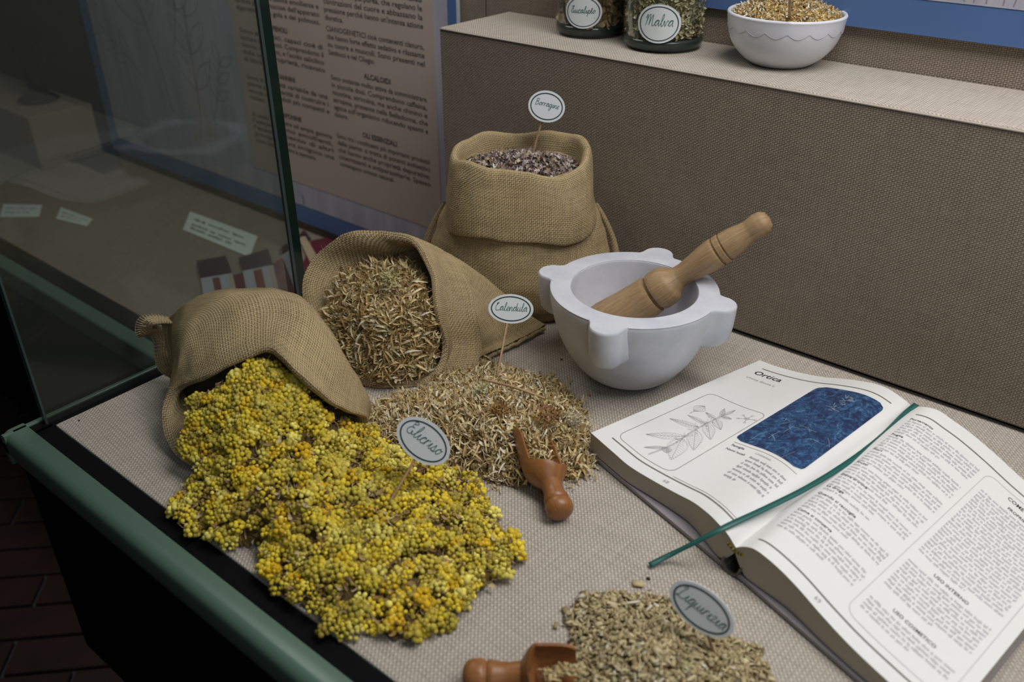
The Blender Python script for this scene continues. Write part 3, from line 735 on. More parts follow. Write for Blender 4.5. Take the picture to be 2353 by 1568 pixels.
# ================================================================== HEAPS
# petals filling the calendula sack
def fan(ring, centre, n, jit):
    R = crom(ring, 200, True); th = rng.integers(0, 200, n); rho = np.sqrt(rng.uniform(0, 1, n))
    P = centre+(R[th]-centre)*rho[:, None]; return P+rng.normal(0, jit, P.shape)
fillB = np.array([at(*p) for p in [(900,870,.016),(835,850,.020),(787,795,.034),(745,725,.055),(765,665,.078),(792,632,.092),(840,608,.100),(900,600,.104),(948,608,.102),(973,655,.094),(990,725,.075),(1003,800,.037),(972,856,.016)]])
cFB = at(880, 735, .082)
n = 3400; T = fan(fillB, cFB, n, .0022)
view = np.array([-.02, -.75, .65])
def orient(n, tilt, nrm):
    x, y, z = frame(nrm); B = np.stack([x, y, z], 1); return np.einsum('ij,njk->nik', B, rots(n, tilt))
V, F, C = scatter(PET, T, orient(n, .55, (.35, -.55, .75)), rng.uniform(.6, 1.25, n), pals(n, STRAW, STRAWW))
cb = obj('dried_calendula', V, F, M_petal, None, True, None, C); tag(cb, 'straw-coloured dried calendula petals filling the sack mouth', 'petals', kind='stuff')
R = crom(fillB, 60, True); cen = cFB+[0, 0, -.004]
rr = [cen+(R-cen)*k-np.array([.3, -.5, .75])*.005 for k in (.02, .35, .7, 1.0)]
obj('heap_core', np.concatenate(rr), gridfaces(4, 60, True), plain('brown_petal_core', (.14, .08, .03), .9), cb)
# loose calendula heap on the deck
polyK = np.array([at(x, y, .004) for x, y in [(1000,862),(1040,842),(1110,822),(1190,850),(1290,882),(1335,925),(1355,1000),(1372,1060),(1330,1098),(1240,1112),(1150,1112),(1090,1088),(1030,1075),(930,1040),(855,990),(842,945),(880,912),(950,902),(1000,885)]])
hK = rbf(np.r_[polyK*[1, 1, 0]+[0, 0, .003], [at(*p) for p in [(1120,900,.026),(1200,960,.030),(1080,980,.028),(1250,1000,.026),(1150,1040,.022),(950,960,.014),(1290,1050,.014),(1000,920,.018),(1250,925,.022)]]])
n = 5200; T = sample(polyK, hK, n); T[:, 2] += rng.uniform(-.003, .003, n); T[:, 2] = np.maximum(T[:, 2], .003)
V, F, C = scatter(PET, T, rots(n, .55), rng.uniform(.5, 1.2, n), pals(n, [(.67, .54, .30), (.56, .42, .19), (.45, .30, .12), (.73, .64, .43), (.72, .67, .53), (.34, .22, .085), (.60, .53, .27)], [3.4, 4, 2, 2.8, 1.6, 1.2, 1.4]))
# stray petals around the heap
m = 260; pp = np.array([at(x, y, .002) for x, y in zip(rng.uniform(1000, 1420, m), rng.uniform(860, 1130, m))]); pp[:, 2] = .0025
out = ~inpoly(pp, polyK); pp = pp[out]; d = np.sqrt(((pp[:, None, :2]-polyK[None, :, :2])**2).sum(-1)).min(1); pp = pp[d < .026]
V2, F2, C2 = scatter(PET, pp, rots(len(pp), .12), rng.uniform(.3, .8, len(pp)), pals(len(pp), [(.50, .36, .17), (.60, .52, .36)], [2, 1]))
ck = obj('dried_calendula', np.r_[V, V2], np.r_[F, F2+len(V)], M_petal, None, True, None, np.r_[C, C2]); tag(ck, 'loose heap of dried calendula petals around the small wooden scoop', 'petals', kind='stuff')
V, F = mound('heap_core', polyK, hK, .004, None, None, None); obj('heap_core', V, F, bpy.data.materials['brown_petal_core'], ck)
# curled calendula flower heads lying in the heap
def head_at(p, r, tilt, c):
    n = 70; T = np.zeros((n, 3)); a = rng.uniform(0, 2*pi, n); rad = rng.uniform(.2, 1, n)*r
    T[:, 0] = np.cos(a)*rad; T[:, 1] = np.sin(a)*rad; T[:, 2] = r*.55*(1-(rad/r)**2)+.001
    x, y, z = frame(tilt); B = np.stack([x, y, z], 1)
    V, F, C = scatter([petal(.009, .0016, .5, .8)], T, orient(n, .5, (0, 0, 1)), rng.uniform(.7, 1.1, n), pals(n, c, [1]*len(c)))
    return V@B.T+p, F, C
for k, (x, y, z, r, tl, c, lb) in enumerate([(1148, 945, .036, .010, (.2, -.5, .8), [(.33, .18, .06), (.45, .28, .10)], 'brown calendula head beside the lying stick'),
    (1262, 962, .035, .013, (.3, -.2, 1), [(.25, .13, .055), (.34, .2, .08)], 'dark brown calendula head at the right of the petal heap'),
    (1318, 965, .020, .010, (.6, -.4, .6), [(.64, .58, .42), (.58, .50, .34)], 'pale calendula head at the right edge of the petal heap'),
    (1108, 898, .033, .009, (.0, -.3, 1), [(.64, .60, .40), (.60, .56, .34)], 'greenish white calendula head next to the stick end'),
    (898, 640, .112, .012, (.3, -.7, .6), [(.60, .55, .30), (.52, .45, .22)], 'greenish calendula head in the sack mouth')]):
    V, F, C = head_at(at(x, y, z), r, tl, c); o = obj('calendula_head', V, F, M_petal, None, True, None, C); tag(o, lb, 'flower', 'whole dried calendula heads')

# yellow everlasting heap
pE = [(400,1165),(425,1120),(480,1100),(520,1112),(640,1112),(740,1062),(812,1012),(800,975),(850,985),(890,1030),(1000,1062),(1080,1085),(1115,1150),(1150,1205),(1205,1280),(1160,1330),(1090,1370),(1035,1430),(985,1440),(955,1470),(905,1478),(860,1432),(800,1462),(745,1458),(742,1415),(650,1378),(605,1310),(600,1250),(540,1255),(450,1238),(412,1205)]
polyE = np.array([at(x, y, .006) for x, y in pE])
inner = [(425,985,.044),(440,925,.060),(515,882,.079),(620,832,.099),(692,886,.086),(737,942,.063),(792,974,.038),(620,960,.072),(560,1000,.062),(560,930,.075),(650,890,.087),(620,1080,.046),(500,1050,.036),(720,1030,.050),(620,1180,.034),(480,1165,.018),(470,1095,.022),(540,1120,.036),(810,1015,.028),(760,1140,.037),(800,1250,.028),(950,1150,.028),(1000,1250,.024),(800,1370,.020),(930,1370,.019),(1090,1240,.017)]
edgeE = np.array([i for i, p in enumerate(pE) if p not in ((480,1100),(520,1112),(640,1112),(740,1062),(812,1012))])
hE = rbf(np.r_[polyE[edgeE]*[1, 1, 0]+[0, 0, .008], [at(*p) for p in inner]])
bag = np.array([at(*p) for p in [(470,1100,.01),(420,1030,.03),(422,985,.044),(437,925,.060),(512,880,.080),(620,829,.100),(694,884,.087),(739,941,.063),(794,976,.037),(812,1012,.01),(740,1062,.01),(640,1112,.01)]])
def cluster(nf, R, fl=.62):
    k = np.arange(nf)+.5; ph = np.arccos(1-k/nf*1.05); th = pi*(1+5**.5)*k
    return np.c_[np.cos(th)*np.sin(ph)*R, np.sin(th)*np.sin(ph)*R, np.cos(ph)*R*fl]
cT = np.concatenate([sample(polyE, hE, 700), sample(bag, hE, 330)]); cT = cT[cT[:, 2] > .002]
fT, fC, fS = [], [], []
YEL = [(.69, .54, .045), (.57, .46, .065), (.64, .42, .02), (.46, .38, .055), (.74, .65, .14), (.32, .24, .04)]
for p in cT:
    nf = int(rng.integers(8, 22)); R = .0047*math.sqrt(nf/9)*rng.uniform(.9, 1.25)
    p = p+[0, 0, rng.uniform(-.003, .0045)]; x, y, z = frame((rng.normal(.1, .6), rng.normal(-.25, .6), 1)); B = np.stack([x, y, z], 1)
    q = cluster(nf, R, rng.uniform(.55, .95))@B.T+p-[0, 0, R*.35]; q += rng.normal(0, .0005, q.shape)
    base = pals(1, YEL, [4.5, 3, 1.3, 2.6, 2.2, .8])[0]
    fT.append(q); fC.append(np.clip(base*rng.uniform(.75, 1.2, (nf, 1)), 0, 1)); fS.append(np.full(nf, rng.uniform(.0017, .0027)))
fT = np.concatenate(fT); fT[:, 2] = np.maximum(fT[:, 2], .002); fC = np.concatenate(fC); n = len(fT)
V, F, C = scatter([SPH2], fT, rots(n), np.concatenate(fS)*rng.uniform(.75, 1.15, n), fC)
ev = obj('dried_everlasting', V, F, M_flor, None, True, None, C); tag(ev, 'yellow dried everlasting flower heap spilling from the sack by the glass', 'flowers', kind='stuff')
n = 1700; T = np.concatenate([sample(polyE, hE, n), sample(bag, hE, 600)]); n = len(T); T[:, 2] = np.maximum(T[:, 2]+rng.uniform(-.002, .0065, n), .003)
V, F, C = scatter([petal(.013, .0014, .4, 1.5), petal(.008, .003, .3, 1.2), petal(.018, .0008, .2, 1.0)], T, rots(n, .5), rng.uniform(.6, 1.3, n), pals(n, [(.25, .15, .06), (.36, .24, .11), (.48, .40, .22), (.14, .08, .04)], [3, 3, 1.5, 1.5]))
o = obj('dry_bracts', V, F, M_petal, ev, True, None, C); o['kind'] = 'stuff'
polyEs = polyE.mean(0)+(polyE-polyE.mean(0))*.97
parts = [mound('', polyEs, hE, .006, None, None, None), mound('', bag, hE, .006, None, None, None)]
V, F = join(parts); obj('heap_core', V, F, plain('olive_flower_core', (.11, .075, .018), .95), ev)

# liquorice chips
polyL = np.array([at(x, y, .004) for x, y in [(1296,1415),(1325,1370),(1400,1358),(1480,1362),(1560,1372),(1620,1440),(1700,1470),(1745,1480),(1770,1540),(1800,1620),(1760,1700),(1500,1730),(1360,1690),(1330,1600),(1312,1540),(1300,1500),(1310,1460)]])
hL = rbf(np.r_[polyL*[1, 1, 0]+[0, 0, .002], [at(*p) for p in [(1450,1440,.014),(1540,1500,.02),(1430,1540,.018),(1600,1560,.02),(1500,1620,.018),(1680,1560,.012),(1360,1480,.010)]]])
def chip(a, b, c, sk):
    V = np.array([(x*a*(1-.35*(x > 0)*(y > 0))+sk*z, y*b, z*c*(1-.3*(x < 0))) for x in (-.5, .5) for y in (-.5, .5) for z in (-.5, .5)])
    return V, np.array([(0, 1, 3, 2), (4, 6, 7, 5), (0, 4, 5, 1), (2, 3, 7, 6), (0, 2, 6, 4), (1, 5, 7, 3)])
CH_ = [chip(.0075, .0022, .0013, .001), chip(.0055, .0026, .0015, .0), chip(.0100, .0016, .0011, .0015), chip(.0062, .0034, .0010, .0), chip(.0045, .0020, .0014, .001)]
n = 3600; T = sample(polyL, hL, n); T[:, 2] += rng.uniform(-.0025, .0025, n); T[:, 2] = np.maximum(T[:, 2], .0018)
V, F, C = scatter(CH_, T, rots(n, .6), rng.uniform(.6, 1.2, n), pals(n, [(.50, .41, .22), (.42, .33, .17), (.58, .50, .30), (.33, .26, .14), (.22, .17, .11), (.62, .58, .45), (.46, .41, .22)], [4, 4, 2.5, 2.5, 1.2, .7, 2]))
lq = obj('liquorice_root', V, F, M_chip, None, False, None, C); tag(lq, 'heap of cut pale liquorice root chips at the bottom of the photo', 'herbs', kind='stuff')
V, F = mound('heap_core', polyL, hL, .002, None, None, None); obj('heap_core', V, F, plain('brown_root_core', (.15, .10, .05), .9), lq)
for k, (x, y, c, s, lb) in enumerate([(1465, 1342, (.58, .47, .26), 1.25, 'single pale liquorice chip lying above the chip heap'), (1277, 1437, (.36, .26, .13), .9, 'small brown liquorice chip lying left of the chip heap'), (1340, 1372, (.22, .16, .09), 1.5, 'dark liquorice chip at the upper left of the heap'), (1303, 1408, (.34, .26, .13), 1.5, 'rounded liquorice chip at the left tip of the heap')]):
    V, F = CH_[3 if k == 0 else 1]; R = rots(1, .1)[0]; V = (V@R.T)*s*1.3+at(x, y, .0024)
    o = obj('liquorice_chip', V, F, M_chip, None, False, None, np.tile(c, (len(V), 1))); tag(o, lb, 'herb', 'stray liquorice chips')

# ================================================================== MORTAR AND PESTLE
CM = np.array([-.4435, .7525, 0])
mo = empty('mortar', CM); tag(mo, 'white marble mortar with four round lugs', 'mortar')
prof = [(0, .001), (.030, .001), (.043, .004), (.056, .014), (.068, .030), (.078, .049), (.086, .072), (.0905, .093), (.0918, .104), (.0914, .1085), (.0900, .110), (.0712, .110), (.0697, .1092), (.0688, .107), (.0675, .094), (.064, .07), (.055, .045), (.040, .030), (.02, .024), (0, .023)]
pp = crom(prof, 90); pp[:, 0] = np.maximum(pp[:, 0], 0); pp[:, 1] = np.clip(pp[:, 1], .001, .1102)
V, F = lathe(pp, 96, CM); obj('bowl', V, F, M_marble, mo)
for ang in (66, 156, 246, 336):
    A = radians(ang); u = RT*cos(A)+FH*sin(A); w = np.array([-u[1], u[0], 0])
    ol = [(.080, .0245), (.0875, .0225), (.0925, .0188)]+[(.0945+.0175*sin(q), .0175*cos(q)) for q in np.linspace(.12, pi-.12, 13)]+[(.0925, -.0188), (.0875, -.0225), (.080, -.0245)]
    lev = [(.1102, .955, 0), (.1092, .99, 0), (.107, 1.0, 0), (.085, .99, -.001), (.070, .96, -.0025), (.064, .88, -.006), (.061, .72, -.012), (.060, .5, -.018)]
    V = []
    for z, s, sh in lev:
        for a_, b_ in ol:
            V.append(CM+u*(.080+(a_-.080)*s+sh*0+(sh if a_ > .085 else 0))+w*b_*s+np.array([0, 0, z]))
    n = len(ol); F = [tuple(f) for f in gridfaces(len(lev), n, True)]+[tuple(range(n)), tuple(range((len(lev)-1)*n, len(lev)*n))[::-1]]
    o = obj('lug', V, F, M_marble, mo, True); md = o.modifiers.new('s', 'EDGE_SPLIT'); md.split_angle = radians(50)
A0, B0 = at(1440, 715, .065), at(1595, 614, .126); D = (B0-A0)/np.linalg.norm(B0-A0)
ps = empty('pestle', A0); tag(ps, 'pale turned wooden pestle leaning in the marble mortar', 'pestle')
prof = [(0, -.050), (.012, -.0495), (.0215, -.045), (.0262, -.036), (.0268, -.026), (.0255, -.012), (.0240, .004), (.0232, .020), (.0228, .033), (.0220, .0365), (.0185, .0375), (.0185, .0405), (.0222, .0415), (.0228, .045), (.0224, .054), (.0205, .061), (.0150, .067), (.0124, .073), (.0122, .080), (.0142, .095), (.0165, .110), (.0172, .1215), (.0168, .1228), (.0150, .1235), (.0150, .1250), (.0168, .1258), (.0168, .1310), (.0148, .1318), (.0148, .1332), (.0162, .134), (.0150, .147), (.0126, .158), (.0119, .163), (.0126, .168), (.0132, .174), (.0122, .181), (.0086, .186), (0, .188)]
pp = [prof[0]]
for q, w in zip(prof[:-1], prof[1:]):
    for k in (1/3, 2/3, 1): pp.append((q[0]+(w[0]-q[0])*k, q[1]+(w[1]-q[1])*k))
pp = np.array(pp)
V, F = lathe(pp, 48, A0, D)
uvp = np.stack(np.meshgrid(np.arange(48)*.003, pp[:, 1]), -1)[..., ::1].reshape(-1, 2); uvp = np.c_[uvp[:, 1], uvp[:, 0]*.6]
o = obj('pestle_shaft', V, F, M_pestle, ps, True, uvp); md = o.modifiers.new('s', 'EDGE_SPLIT'); md.split_angle = radians(45)

# ================================================================== SCOOPS
def scoop(label, pe, pf, R, roll, Lh, group=None):
    """turned handle from point pe, bowl opening towards pf"""
    pe = np.array(pe); pf = np.array(pf); d = pf-pe; L = np.linalg.norm(d); d /= L
    w = np.cross(d, [0, 0, 1.]); w /= np.linalg.norm(w); up = np.cross(w, d)
    w, up = w*cos(roll)+up*sin(roll), up*cos(roll)-w*sin(roll)
    e = empty('wooden_scoop', pe); tag(e, label, 'scoop')
    hp = [(0, -.001), (.003, -.001), (.0075, .0003), (.0104, .0035), (.0114, .008), (.0113, .013), (.0106, .0155), (.0096, .0162), (.0096, .0172), (.0104, .018), (.0100, .022), (.0088, .027), (.0083, .033), (.0090, .041)]
    hp = [(r*R/.019, s*Lh/.041) for r, s in hp]
    n = 40; V, F = [], []
    ang = np.arange(n)*2*pi/n
    for r, s in hp: V += [pe+d*s+r*(np.cos(a)*w+np.sin(a)*up) for a in ang]
    F = [tuple(f) for f in gridfaces(len(hp), n, True)]
    o = obj('handle', V, F, M_scoop, e, True, np.c_[np.repeat([s for r, s in hp], n), np.tile(ang*.01, len(hp))])
    # bowl: outer and inner shells, opened on top
    S0 = hp[-1][1]; LB_ = L-S0; rows = 36; nc = 33
    def ro(s): return R*(hp[-1][0]/R+(1-hp[-1][0]/R)*math.sin(min(1, s/(.30*LB_))*pi/2)) if s < .30*LB_ else R*(1-.10*((s-.3*LB_)/(.7*LB_))**2)
    def phi(s):
        if s < .14*LB_: return pi
        q = min(1, (s-.14*LB_)/(.22*LB_)); q = 1-(1-q)**2.2
        f = max(0, (s-.75*LB_)/(.25*LB_))
        return (pi*(1-q)+radians(98)*q)*(1-.2*f**2)
    def ri(s): return 0.0008+max(0, (ro(s)-.0028))*math.sin(min(1, max(0, s-.13*LB_)/(.16*LB_))*pi/2) if s > .13*LB_ else .0008
    sh = []
    for k in range(rows+1):
        s = LB_*k/rows; o_, i_ = [], []
        for j in range(nc):
            a = -phi(s)+2*phi(s)*j/(nc-1); dirv = np.sin(a)*w-np.cos(a)*up
            o_.append(pe+d*(S0+s)+dirv*ro(s)); i_.append(pe+d*(S0+s)+dirv*min(ri(s), ro(s)-.0022))
        sh.append((o_, i_))
    st = 0
    ring = [o_+i_[::-1] for o_, i_ in sh]; m = 2*nc
    V = np.array(ring).reshape(-1, 3); F = [tuple(f) for f in gridfaces(rows+1, m, True)]+[tuple(range(rows*m, rows*m+m))]
    uv = np.c_[np.repeat(np.arange(rows+1)*LB_/rows+S0, m), np.tile(np.arange(m)*.0016, rows+1)]
    o = obj('scoop_bowl', V, F, M_scoop, e, True, uv); md = o.modifiers.new('s', 'EDGE_SPLIT'); md.split_angle = radians(60)
    return e
scoop('small brown wooden scoop stuck in the calendula petal heap', at(1291, 1184, .0125), at(1222, 985, .034), .0215, -.55, .036)
scoop('brown wooden scoop lying at the bottom edge beside the liquorice chips', at(1066, 1558, .013), at(1325, 1548, .021), .022, -.45, .042)
# chips that lie in the lower scoop
T = []
for k in range(90):
    u = rng.uniform(0, 1); T.append(at(1245+u*85, 1548+rng.normal(0, 7)-8*u, .011+.006*u+rng.uniform(0, .003)))
T = np.array(T); V, F, C = scatter(CH_, T, rots(90, .5), rng.uniform(.6, 1.1, 90), pals(90, [(.50, .39, .19), (.58, .49, .28), (.34, .25, .12)], [2, 1, 1]))
o = obj('scooped_liquorice', V, F, M_chip, None, False, None, C); tag(o, 'liquorice chips lying inside the lower wooden scoop', 'herbs', kind='stuff')

# ================================================================== SIGNS
def oval(c, e1, e2, a, b, word, wlen, parent, dy=0.0, ww=.0005, rw=.0013, th=.0007, rk=.885):
    e1 = np.array(e1)/np.linalg.norm(e1); e2 = np.array(e2)-e1*(np.array(e2)@e1); e2 /= np.linalg.norm(e2); nn = np.cross(e1, e2)
    q = np.linspace(0, 2*pi, 64, endpoint=False); O = c+np.outer(np.cos(q)*a, e1)+np.outer(np.sin(q)*b, e2)
    V = np.concatenate([O-nn*th, O+nn*th]); F = [tuple(range(64))[::-1], tuple(range(64, 128))]+[(i, (i+1) % 64, 64+(i+1) % 64, 64+i) for i in range(64)]
    cd_ = obj('card', V, F, M_card, parent, False)
    R0 = c+np.outer(np.cos(q)*a*rk, e1)+np.outer(np.sin(q)*b*(rk-.03), e2)+nn*(th+.0002)
    k2 = rk-rw/a; R1 = c+np.outer(np.cos(q)*a*k2, e1)+np.outer(np.sin(q)*(b*(rk-.03)-rw), e2)+nn*(th+.0002)
    obj('border_line', np.concatenate([R0, R1]), gridfaces(2, 64, True), M_ring, cd_, False)
    W, WF = script(word, wlen, ww); P = c+np.outer(W[:, 0], e1)+np.outer(W[:, 1]+dy, e2)+nn*(th+.0003)
    obj('handwriting', P, WF, M_ink, cd_, False)
def sign(label, px, py, z, a, b, ang, word, wlen, foot, tip, turn=0.0, lean=0.0, dy=0, ww=.0005):
    c = at(px, py, z)
    vd = CAM-c; vd /= np.linalg.norm(vd); x = np.cross([0, 0, 1.], vd); x /= np.linalg.norm(x); y = np.cross(vd, x)
    A = radians(-ang); e1 = x*cos(A)+y*sin(A); e2 = y*cos(A)-x*sin(A)
    e1 = e1*cos(turn)+vd*sin(turn); e2 = e2*cos(lean)+vd*sin(lean)
    f = np.array(foot); g = empty('plant_sign', f); tag(g, label, 'sign')
    oval(c, e1, e2, a, b, word, wlen, g, dy, ww)
    nn = np.cross(e1, e2); nn /= np.linalg.norm(nn); bx_ = (np.array(tip)-c)@e1
    tp = c+e1*bx_-e2*b*.55-nn*.0026; P = np.array([f+(tp-f)*k for k in np.linspace(0, 1, 8)])
    V, F = tube(P, .0013, 8); obj('stick', V, F, M_stick, g, uv=np.c_[np.repeat(np.linspace(0, .1, 8), 8), np.tile(np.arange(8)*.001, 8)])
sign('oval white sign reading Borragine stuck in the upright sack', 1256, 245, .252, .0222, .0184, 12, 'Borragine', .029, at(1222, 362, .190), at(1249, 262, .246), dy=.002)
sign('oval white sign reading Calendula above the loose petal heap', 1174, 710, .083, .0250, .0163, 3, 'Calendula', .036, at(1141, 872, .022), at(1168, 728, .078))
sign('tilted oval sign reading Elicriso stuck in the yellow flowers', 973, 1014, .078, .0265, .0178, 42, 'Elicriso', .037, at(889, 1165, .030), at(955, 1050, .068), dy=.001, ww=.0006, lean=.2)
sign('large tilted oval sign reading Liquirizia over the root chips', 1612, 1400, .045, .0268, .0160, 27, 'Liquirizia', .042, at(1640, 1500, .012), at(1622, 1425, .040), lean=.42)
# loose sticks
def stick(label, P, r=.0011):
    P = crom(np.array(P), 14); V, F = tube(P, r, 8); e = obj('wooden_stick', V, F, M_stick, None, True, np.c_[np.repeat(arclen(P), 8), np.tile(np.arange(8)*.001, 14)]); tag(e, label, 'stick')
stick('thin wooden stick lying across the calendula petal heap', [at(1108, 872, .034), at(1180, 890, .036), at(1252, 916, .033)], .0014)
stick('short upright wooden splinter in the calendula heap left of the sign', [at(1043, 932, .022), at(1044, 912, .030), at(1045, 896, .036)], .0009)
stick('thin stick standing in the bowl of chamomile', [at(1814, 40, .365), at(1815, 10, .385), at(1817, -60, .425)], .0016)

# ================================================================== JARS AND BOWL
ZR = .3056
def jar(label, hl, pxy, R, word, lab, protos, cols, wts, n, hs, hname):
    f = at(*pxy, ZR); C0 = f+FH*R; C0[2] = ZR
    e = empty('glass_jar', C0); tag(e, label, 'jar')
    V, F = lathe([(0, 0), (R*.86, 0), (R*.97, .004), (R, .010), (R, .15), (R*.93, .165), (R*.80, .172), (R*.80, .185), (R*.77, .185), (R*.77, .172), (R*.90, .163), (R*.955, .15), (R*.955, .016)], 64, C0)
    obj('glass_wall', V, F, M_jar, e)
    V, F = lathe([(0, .001), (R*.85, .001), (R*.955, .005), (R*.98, .011), (R*.955, .0145), (0, .0145)], 64, C0); obj('glass_base', V, F, M_jarbase, e)
    V, F = lathe([(0, .186), (R*.83, .186), (R*.85, .188), (R*.85, .206), (R*.8, .209), (0, .209)], 48, C0); obj('lid', V, F, M_steel, e)
    th = rng.uniform(0, 2*pi, n); rr = R*(.945-hs)*np.sqrt(rng.uniform(.84, 1, n)); T = C0+np.c_[np.cos(th)*rr, np.sin(th)*rr, rng.uniform(.017, .14, n)]
    B = np.stack([np.stack([-np.sin(th), np.cos(th), 0*th], -1), np.tile([0, 0, 1.], (n, 1)), np.stack([np.cos(th), np.sin(th), 0*th], -1)], -1)
    Rm = B@rots(n, .35)
    V, F, C = scatter(protos, T, Rm, rng.uniform(.7, 1.2, n), pals(n, cols, wts))
    h = obj(hname, V, F, M_flake, None, True, None, C); tag(h, hl, 'herbs', kind='stuff')
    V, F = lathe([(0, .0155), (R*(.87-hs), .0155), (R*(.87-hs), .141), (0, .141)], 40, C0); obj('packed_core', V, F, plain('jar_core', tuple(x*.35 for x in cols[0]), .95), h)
    lx, ly, la, lb = lab      # label centre pixel, half sizes
    # direction on the cylinder: find the angle whose projection hits the label centre
    best = None
    for k in range(-60, 61):
        A = k*pi/180; u = RT*sin(A)-FH*cos(A); base = C0+u*R
        dd = FW+RT*(lx-1176.5)/FPX-UP*(ly-784)/FPX
        tt = ((base-CAM)@u)/(dd@u); hit = CAM+dd*tt; er = abs((hit-base)@np.array([-u[1], u[0], 0]))
        if best is None or er < best[0]: best = (er, A, hit[2])
    _, A, zc = best
    def cyl(P, off): 
        q = A+P[:, 0]/R; u = np.outer(np.sin(q), RT)-np.outer(np.cos(q), FH)
        Q = C0+u*(R+off); Q[:, 2] = zc+P[:, 1]; return Q
    q = np.linspace(0, 2*pi, 64, endpoint=False); cs_ = np.c_[np.cos(q)*la, np.sin(q)*lb]
    rings = np.concatenate([cs_*k for k in (.02, .25, .5, .75, 1.0)])
    lbl = obj('oval_label', cyl(rings, .0006), gridfaces(5, 64, True), M_card, e)
    obj('border_line', np.concatenate([cyl(cs_*.89, .0008), cyl(cs_*.845, .0008)]), gridfaces(2, 64, True), M_ring, lbl)
    W, WF = script(word, la*1.28, .0006); obj('handwriting', cyl(W+[0, .001], .0009), WF, M_ink, lbl)
    return C0
jar('glass jar with oval label reading Malva, at the right of two jars', 'pale green chopped mallow inside the jar labelled Malva', (1535, 126), .0500, 'Malva', (1513, 55, .0265, .0222),
    [petal(.007, .003, .3, 1.0, .3, 4), petal(.005, .0035, .2, 1.0, .4, 4), petal(.010, .0012, .2, .8, .2, 4)], [(.56, .51, .27), (.45, .40, .19), (.66, .61, .38), (.32, .28, .14), (.70, .66, .48)], [4, 3, 2.4, 1.6, 1.2], 2600, 0, 'dried_mallow')
jar('glass jar with oval label reading Eucalipto, behind the Malva jar', 'brown eucalyptus leaf pieces inside the jar labelled Eucalipto', (1361, 92), .0455, 'Eucalipto', (1340, 28, .0245, .0200),
    [petal(.020, .011, .2, .8, .15, 4), petal(.014, .009, -.3, 1.0, .2, 4), petal(.009, .006, .3, 1.5, .3, 4)], [(.46, .35, .18), (.34, .25, .12), (.54, .43, .24), (.20, .15, .08)], [3, 3, 2, 1.5], 900, .07, 'dried_eucalyptus')
CBW = at(1810, 161, ZR)+FH*.036; CBW[2] = ZR
bo = empty('bowl', CBW); tag(bo, 'white porcelain bowl with scalloped line holding chamomile', 'bowl')
RBW = .0655
prof = crom([(0, .0005), (.030, .0005), (.036, .002), (.047, .010), (.057, .022), (.063, .037), (RBW, .052), (RBW+.0006, .0555), (RBW-.001, .0572), (RBW-.0035, .056), (RBW-.005, .050), (.055, .03), (.035, .012), (0, .008)], 70); prof[:, 0] = np.maximum(prof[:, 0], 0)
V, F = lathe(prof, 80, CBW); obj('bowl_body', V, F, M_porc, bo)
nsc = 17; th = np.linspace(0, 2*pi, nsc*16); zz = .0435-.0052*np.abs(np.sin(th*nsc/2))
rr = np.interp(zz, [.022, .037, .052], [.0572, .0632, RBW])+.0002
V, F = tube(CBW+np.c_[np.cos(th)*rr, np.sin(th)*rr, zz], .00028, 5); obj('scalloped_line', V, F, M_porcl, bo)
n = 750; th = rng.uniform(0, 2*pi, n); u = np.sqrt(rng.uniform(0, 1, n)); T = CBW+np.c_[np.cos(th)*u*.058, np.sin(th)*u*.058, .0515+.017*(1-u**1.7)+rng.uniform(-.002, .002, n)]
bud = SPH2[0]*[1, 1, .8]; V, F, C = scatter([(bud, SPH2[1])], T, rots(n, .5), rng.uniform(.0022, .0038, n), pals(n, [(.52, .36, .10), (.42, .28, .08), (.58, .44, .18), (.33, .20, .06)], [3, 3, 2, 1]))
ch = obj('dried_chamomile', V, F, M_flor, None, True, None, C); tag(ch, 'heap of dried chamomile heads in the white bowl', 'herbs', kind='stuff')
n = 2600; th = rng.uniform(0, 2*pi, n); u = np.sqrt(rng.uniform(0, 1, n)); T = CBW+np.c_[np.cos(th)*u*.059, np.sin(th)*u*.059, .054+.017*(1-u**1.7)+rng.uniform(-.002, .0035, n)]
V, F, C = scatter([petal(.006, .0018, .4, 1, .3, 4), petal(.005, .0012, .3, 1, .3, 4)], T, rots(n, .9), rng.uniform(.6, 1.3, n), pals(n, [(.62, .56, .40), (.55, .42, .20), (.38, .22, .07), (.68, .65, .55)], [3, 2, 1.3, 1.5]))
o = obj('chamomile_petals', V, F, M_petal, ch, True, None, C); o['kind'] = 'stuff'
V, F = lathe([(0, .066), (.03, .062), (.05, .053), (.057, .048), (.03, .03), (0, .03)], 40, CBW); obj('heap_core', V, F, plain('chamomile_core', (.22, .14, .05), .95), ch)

# ================================================================== BOOK
W = lambda L: np.array([at(*p) for p in L])
LBc = W([(1358,995,.028),(1407,1038,.027),(1447,1072,.026),(1501,1105,.026),(1554,1134,.028),(1594,1155,.032),(1629,1182,.037),(1651,1204,.039),(1672,1228,.037),(1691,1259,.028)])
LTc = W([(1746,828,.014),(1783,842,.016),(1839,857,.02),(1894,867,.026),(1950,872,.034),(2005,881,.042),(2039,893,.046),(2066,910,.047),(2086,925,.045),(2097,936,.040)])
RBc = np.vstack([W([(1691,1259,.028),(1712,1257,.036),(1738,1265,.041),(1782,1300,.039),(1829,1347,.034),(1893,1420,.029),(1957,1488,.025),(2042,1568,.022)]), [-.018, .479, .021]])
RTc = np.vstack([W([(2097,936,.040),(2112,935,.046),(2135,937,.05),(2161,946,.05),(2188,965,.047),(2227,993,.042),(2283,1040,.035),(2353,1104,.027)]), [-.005, .776, .02], [.028, .764, .016]])
NB = 61
def page(b, t_): return resamp(crom(b, 300), NB), resamp(crom(t_, 300), NB)
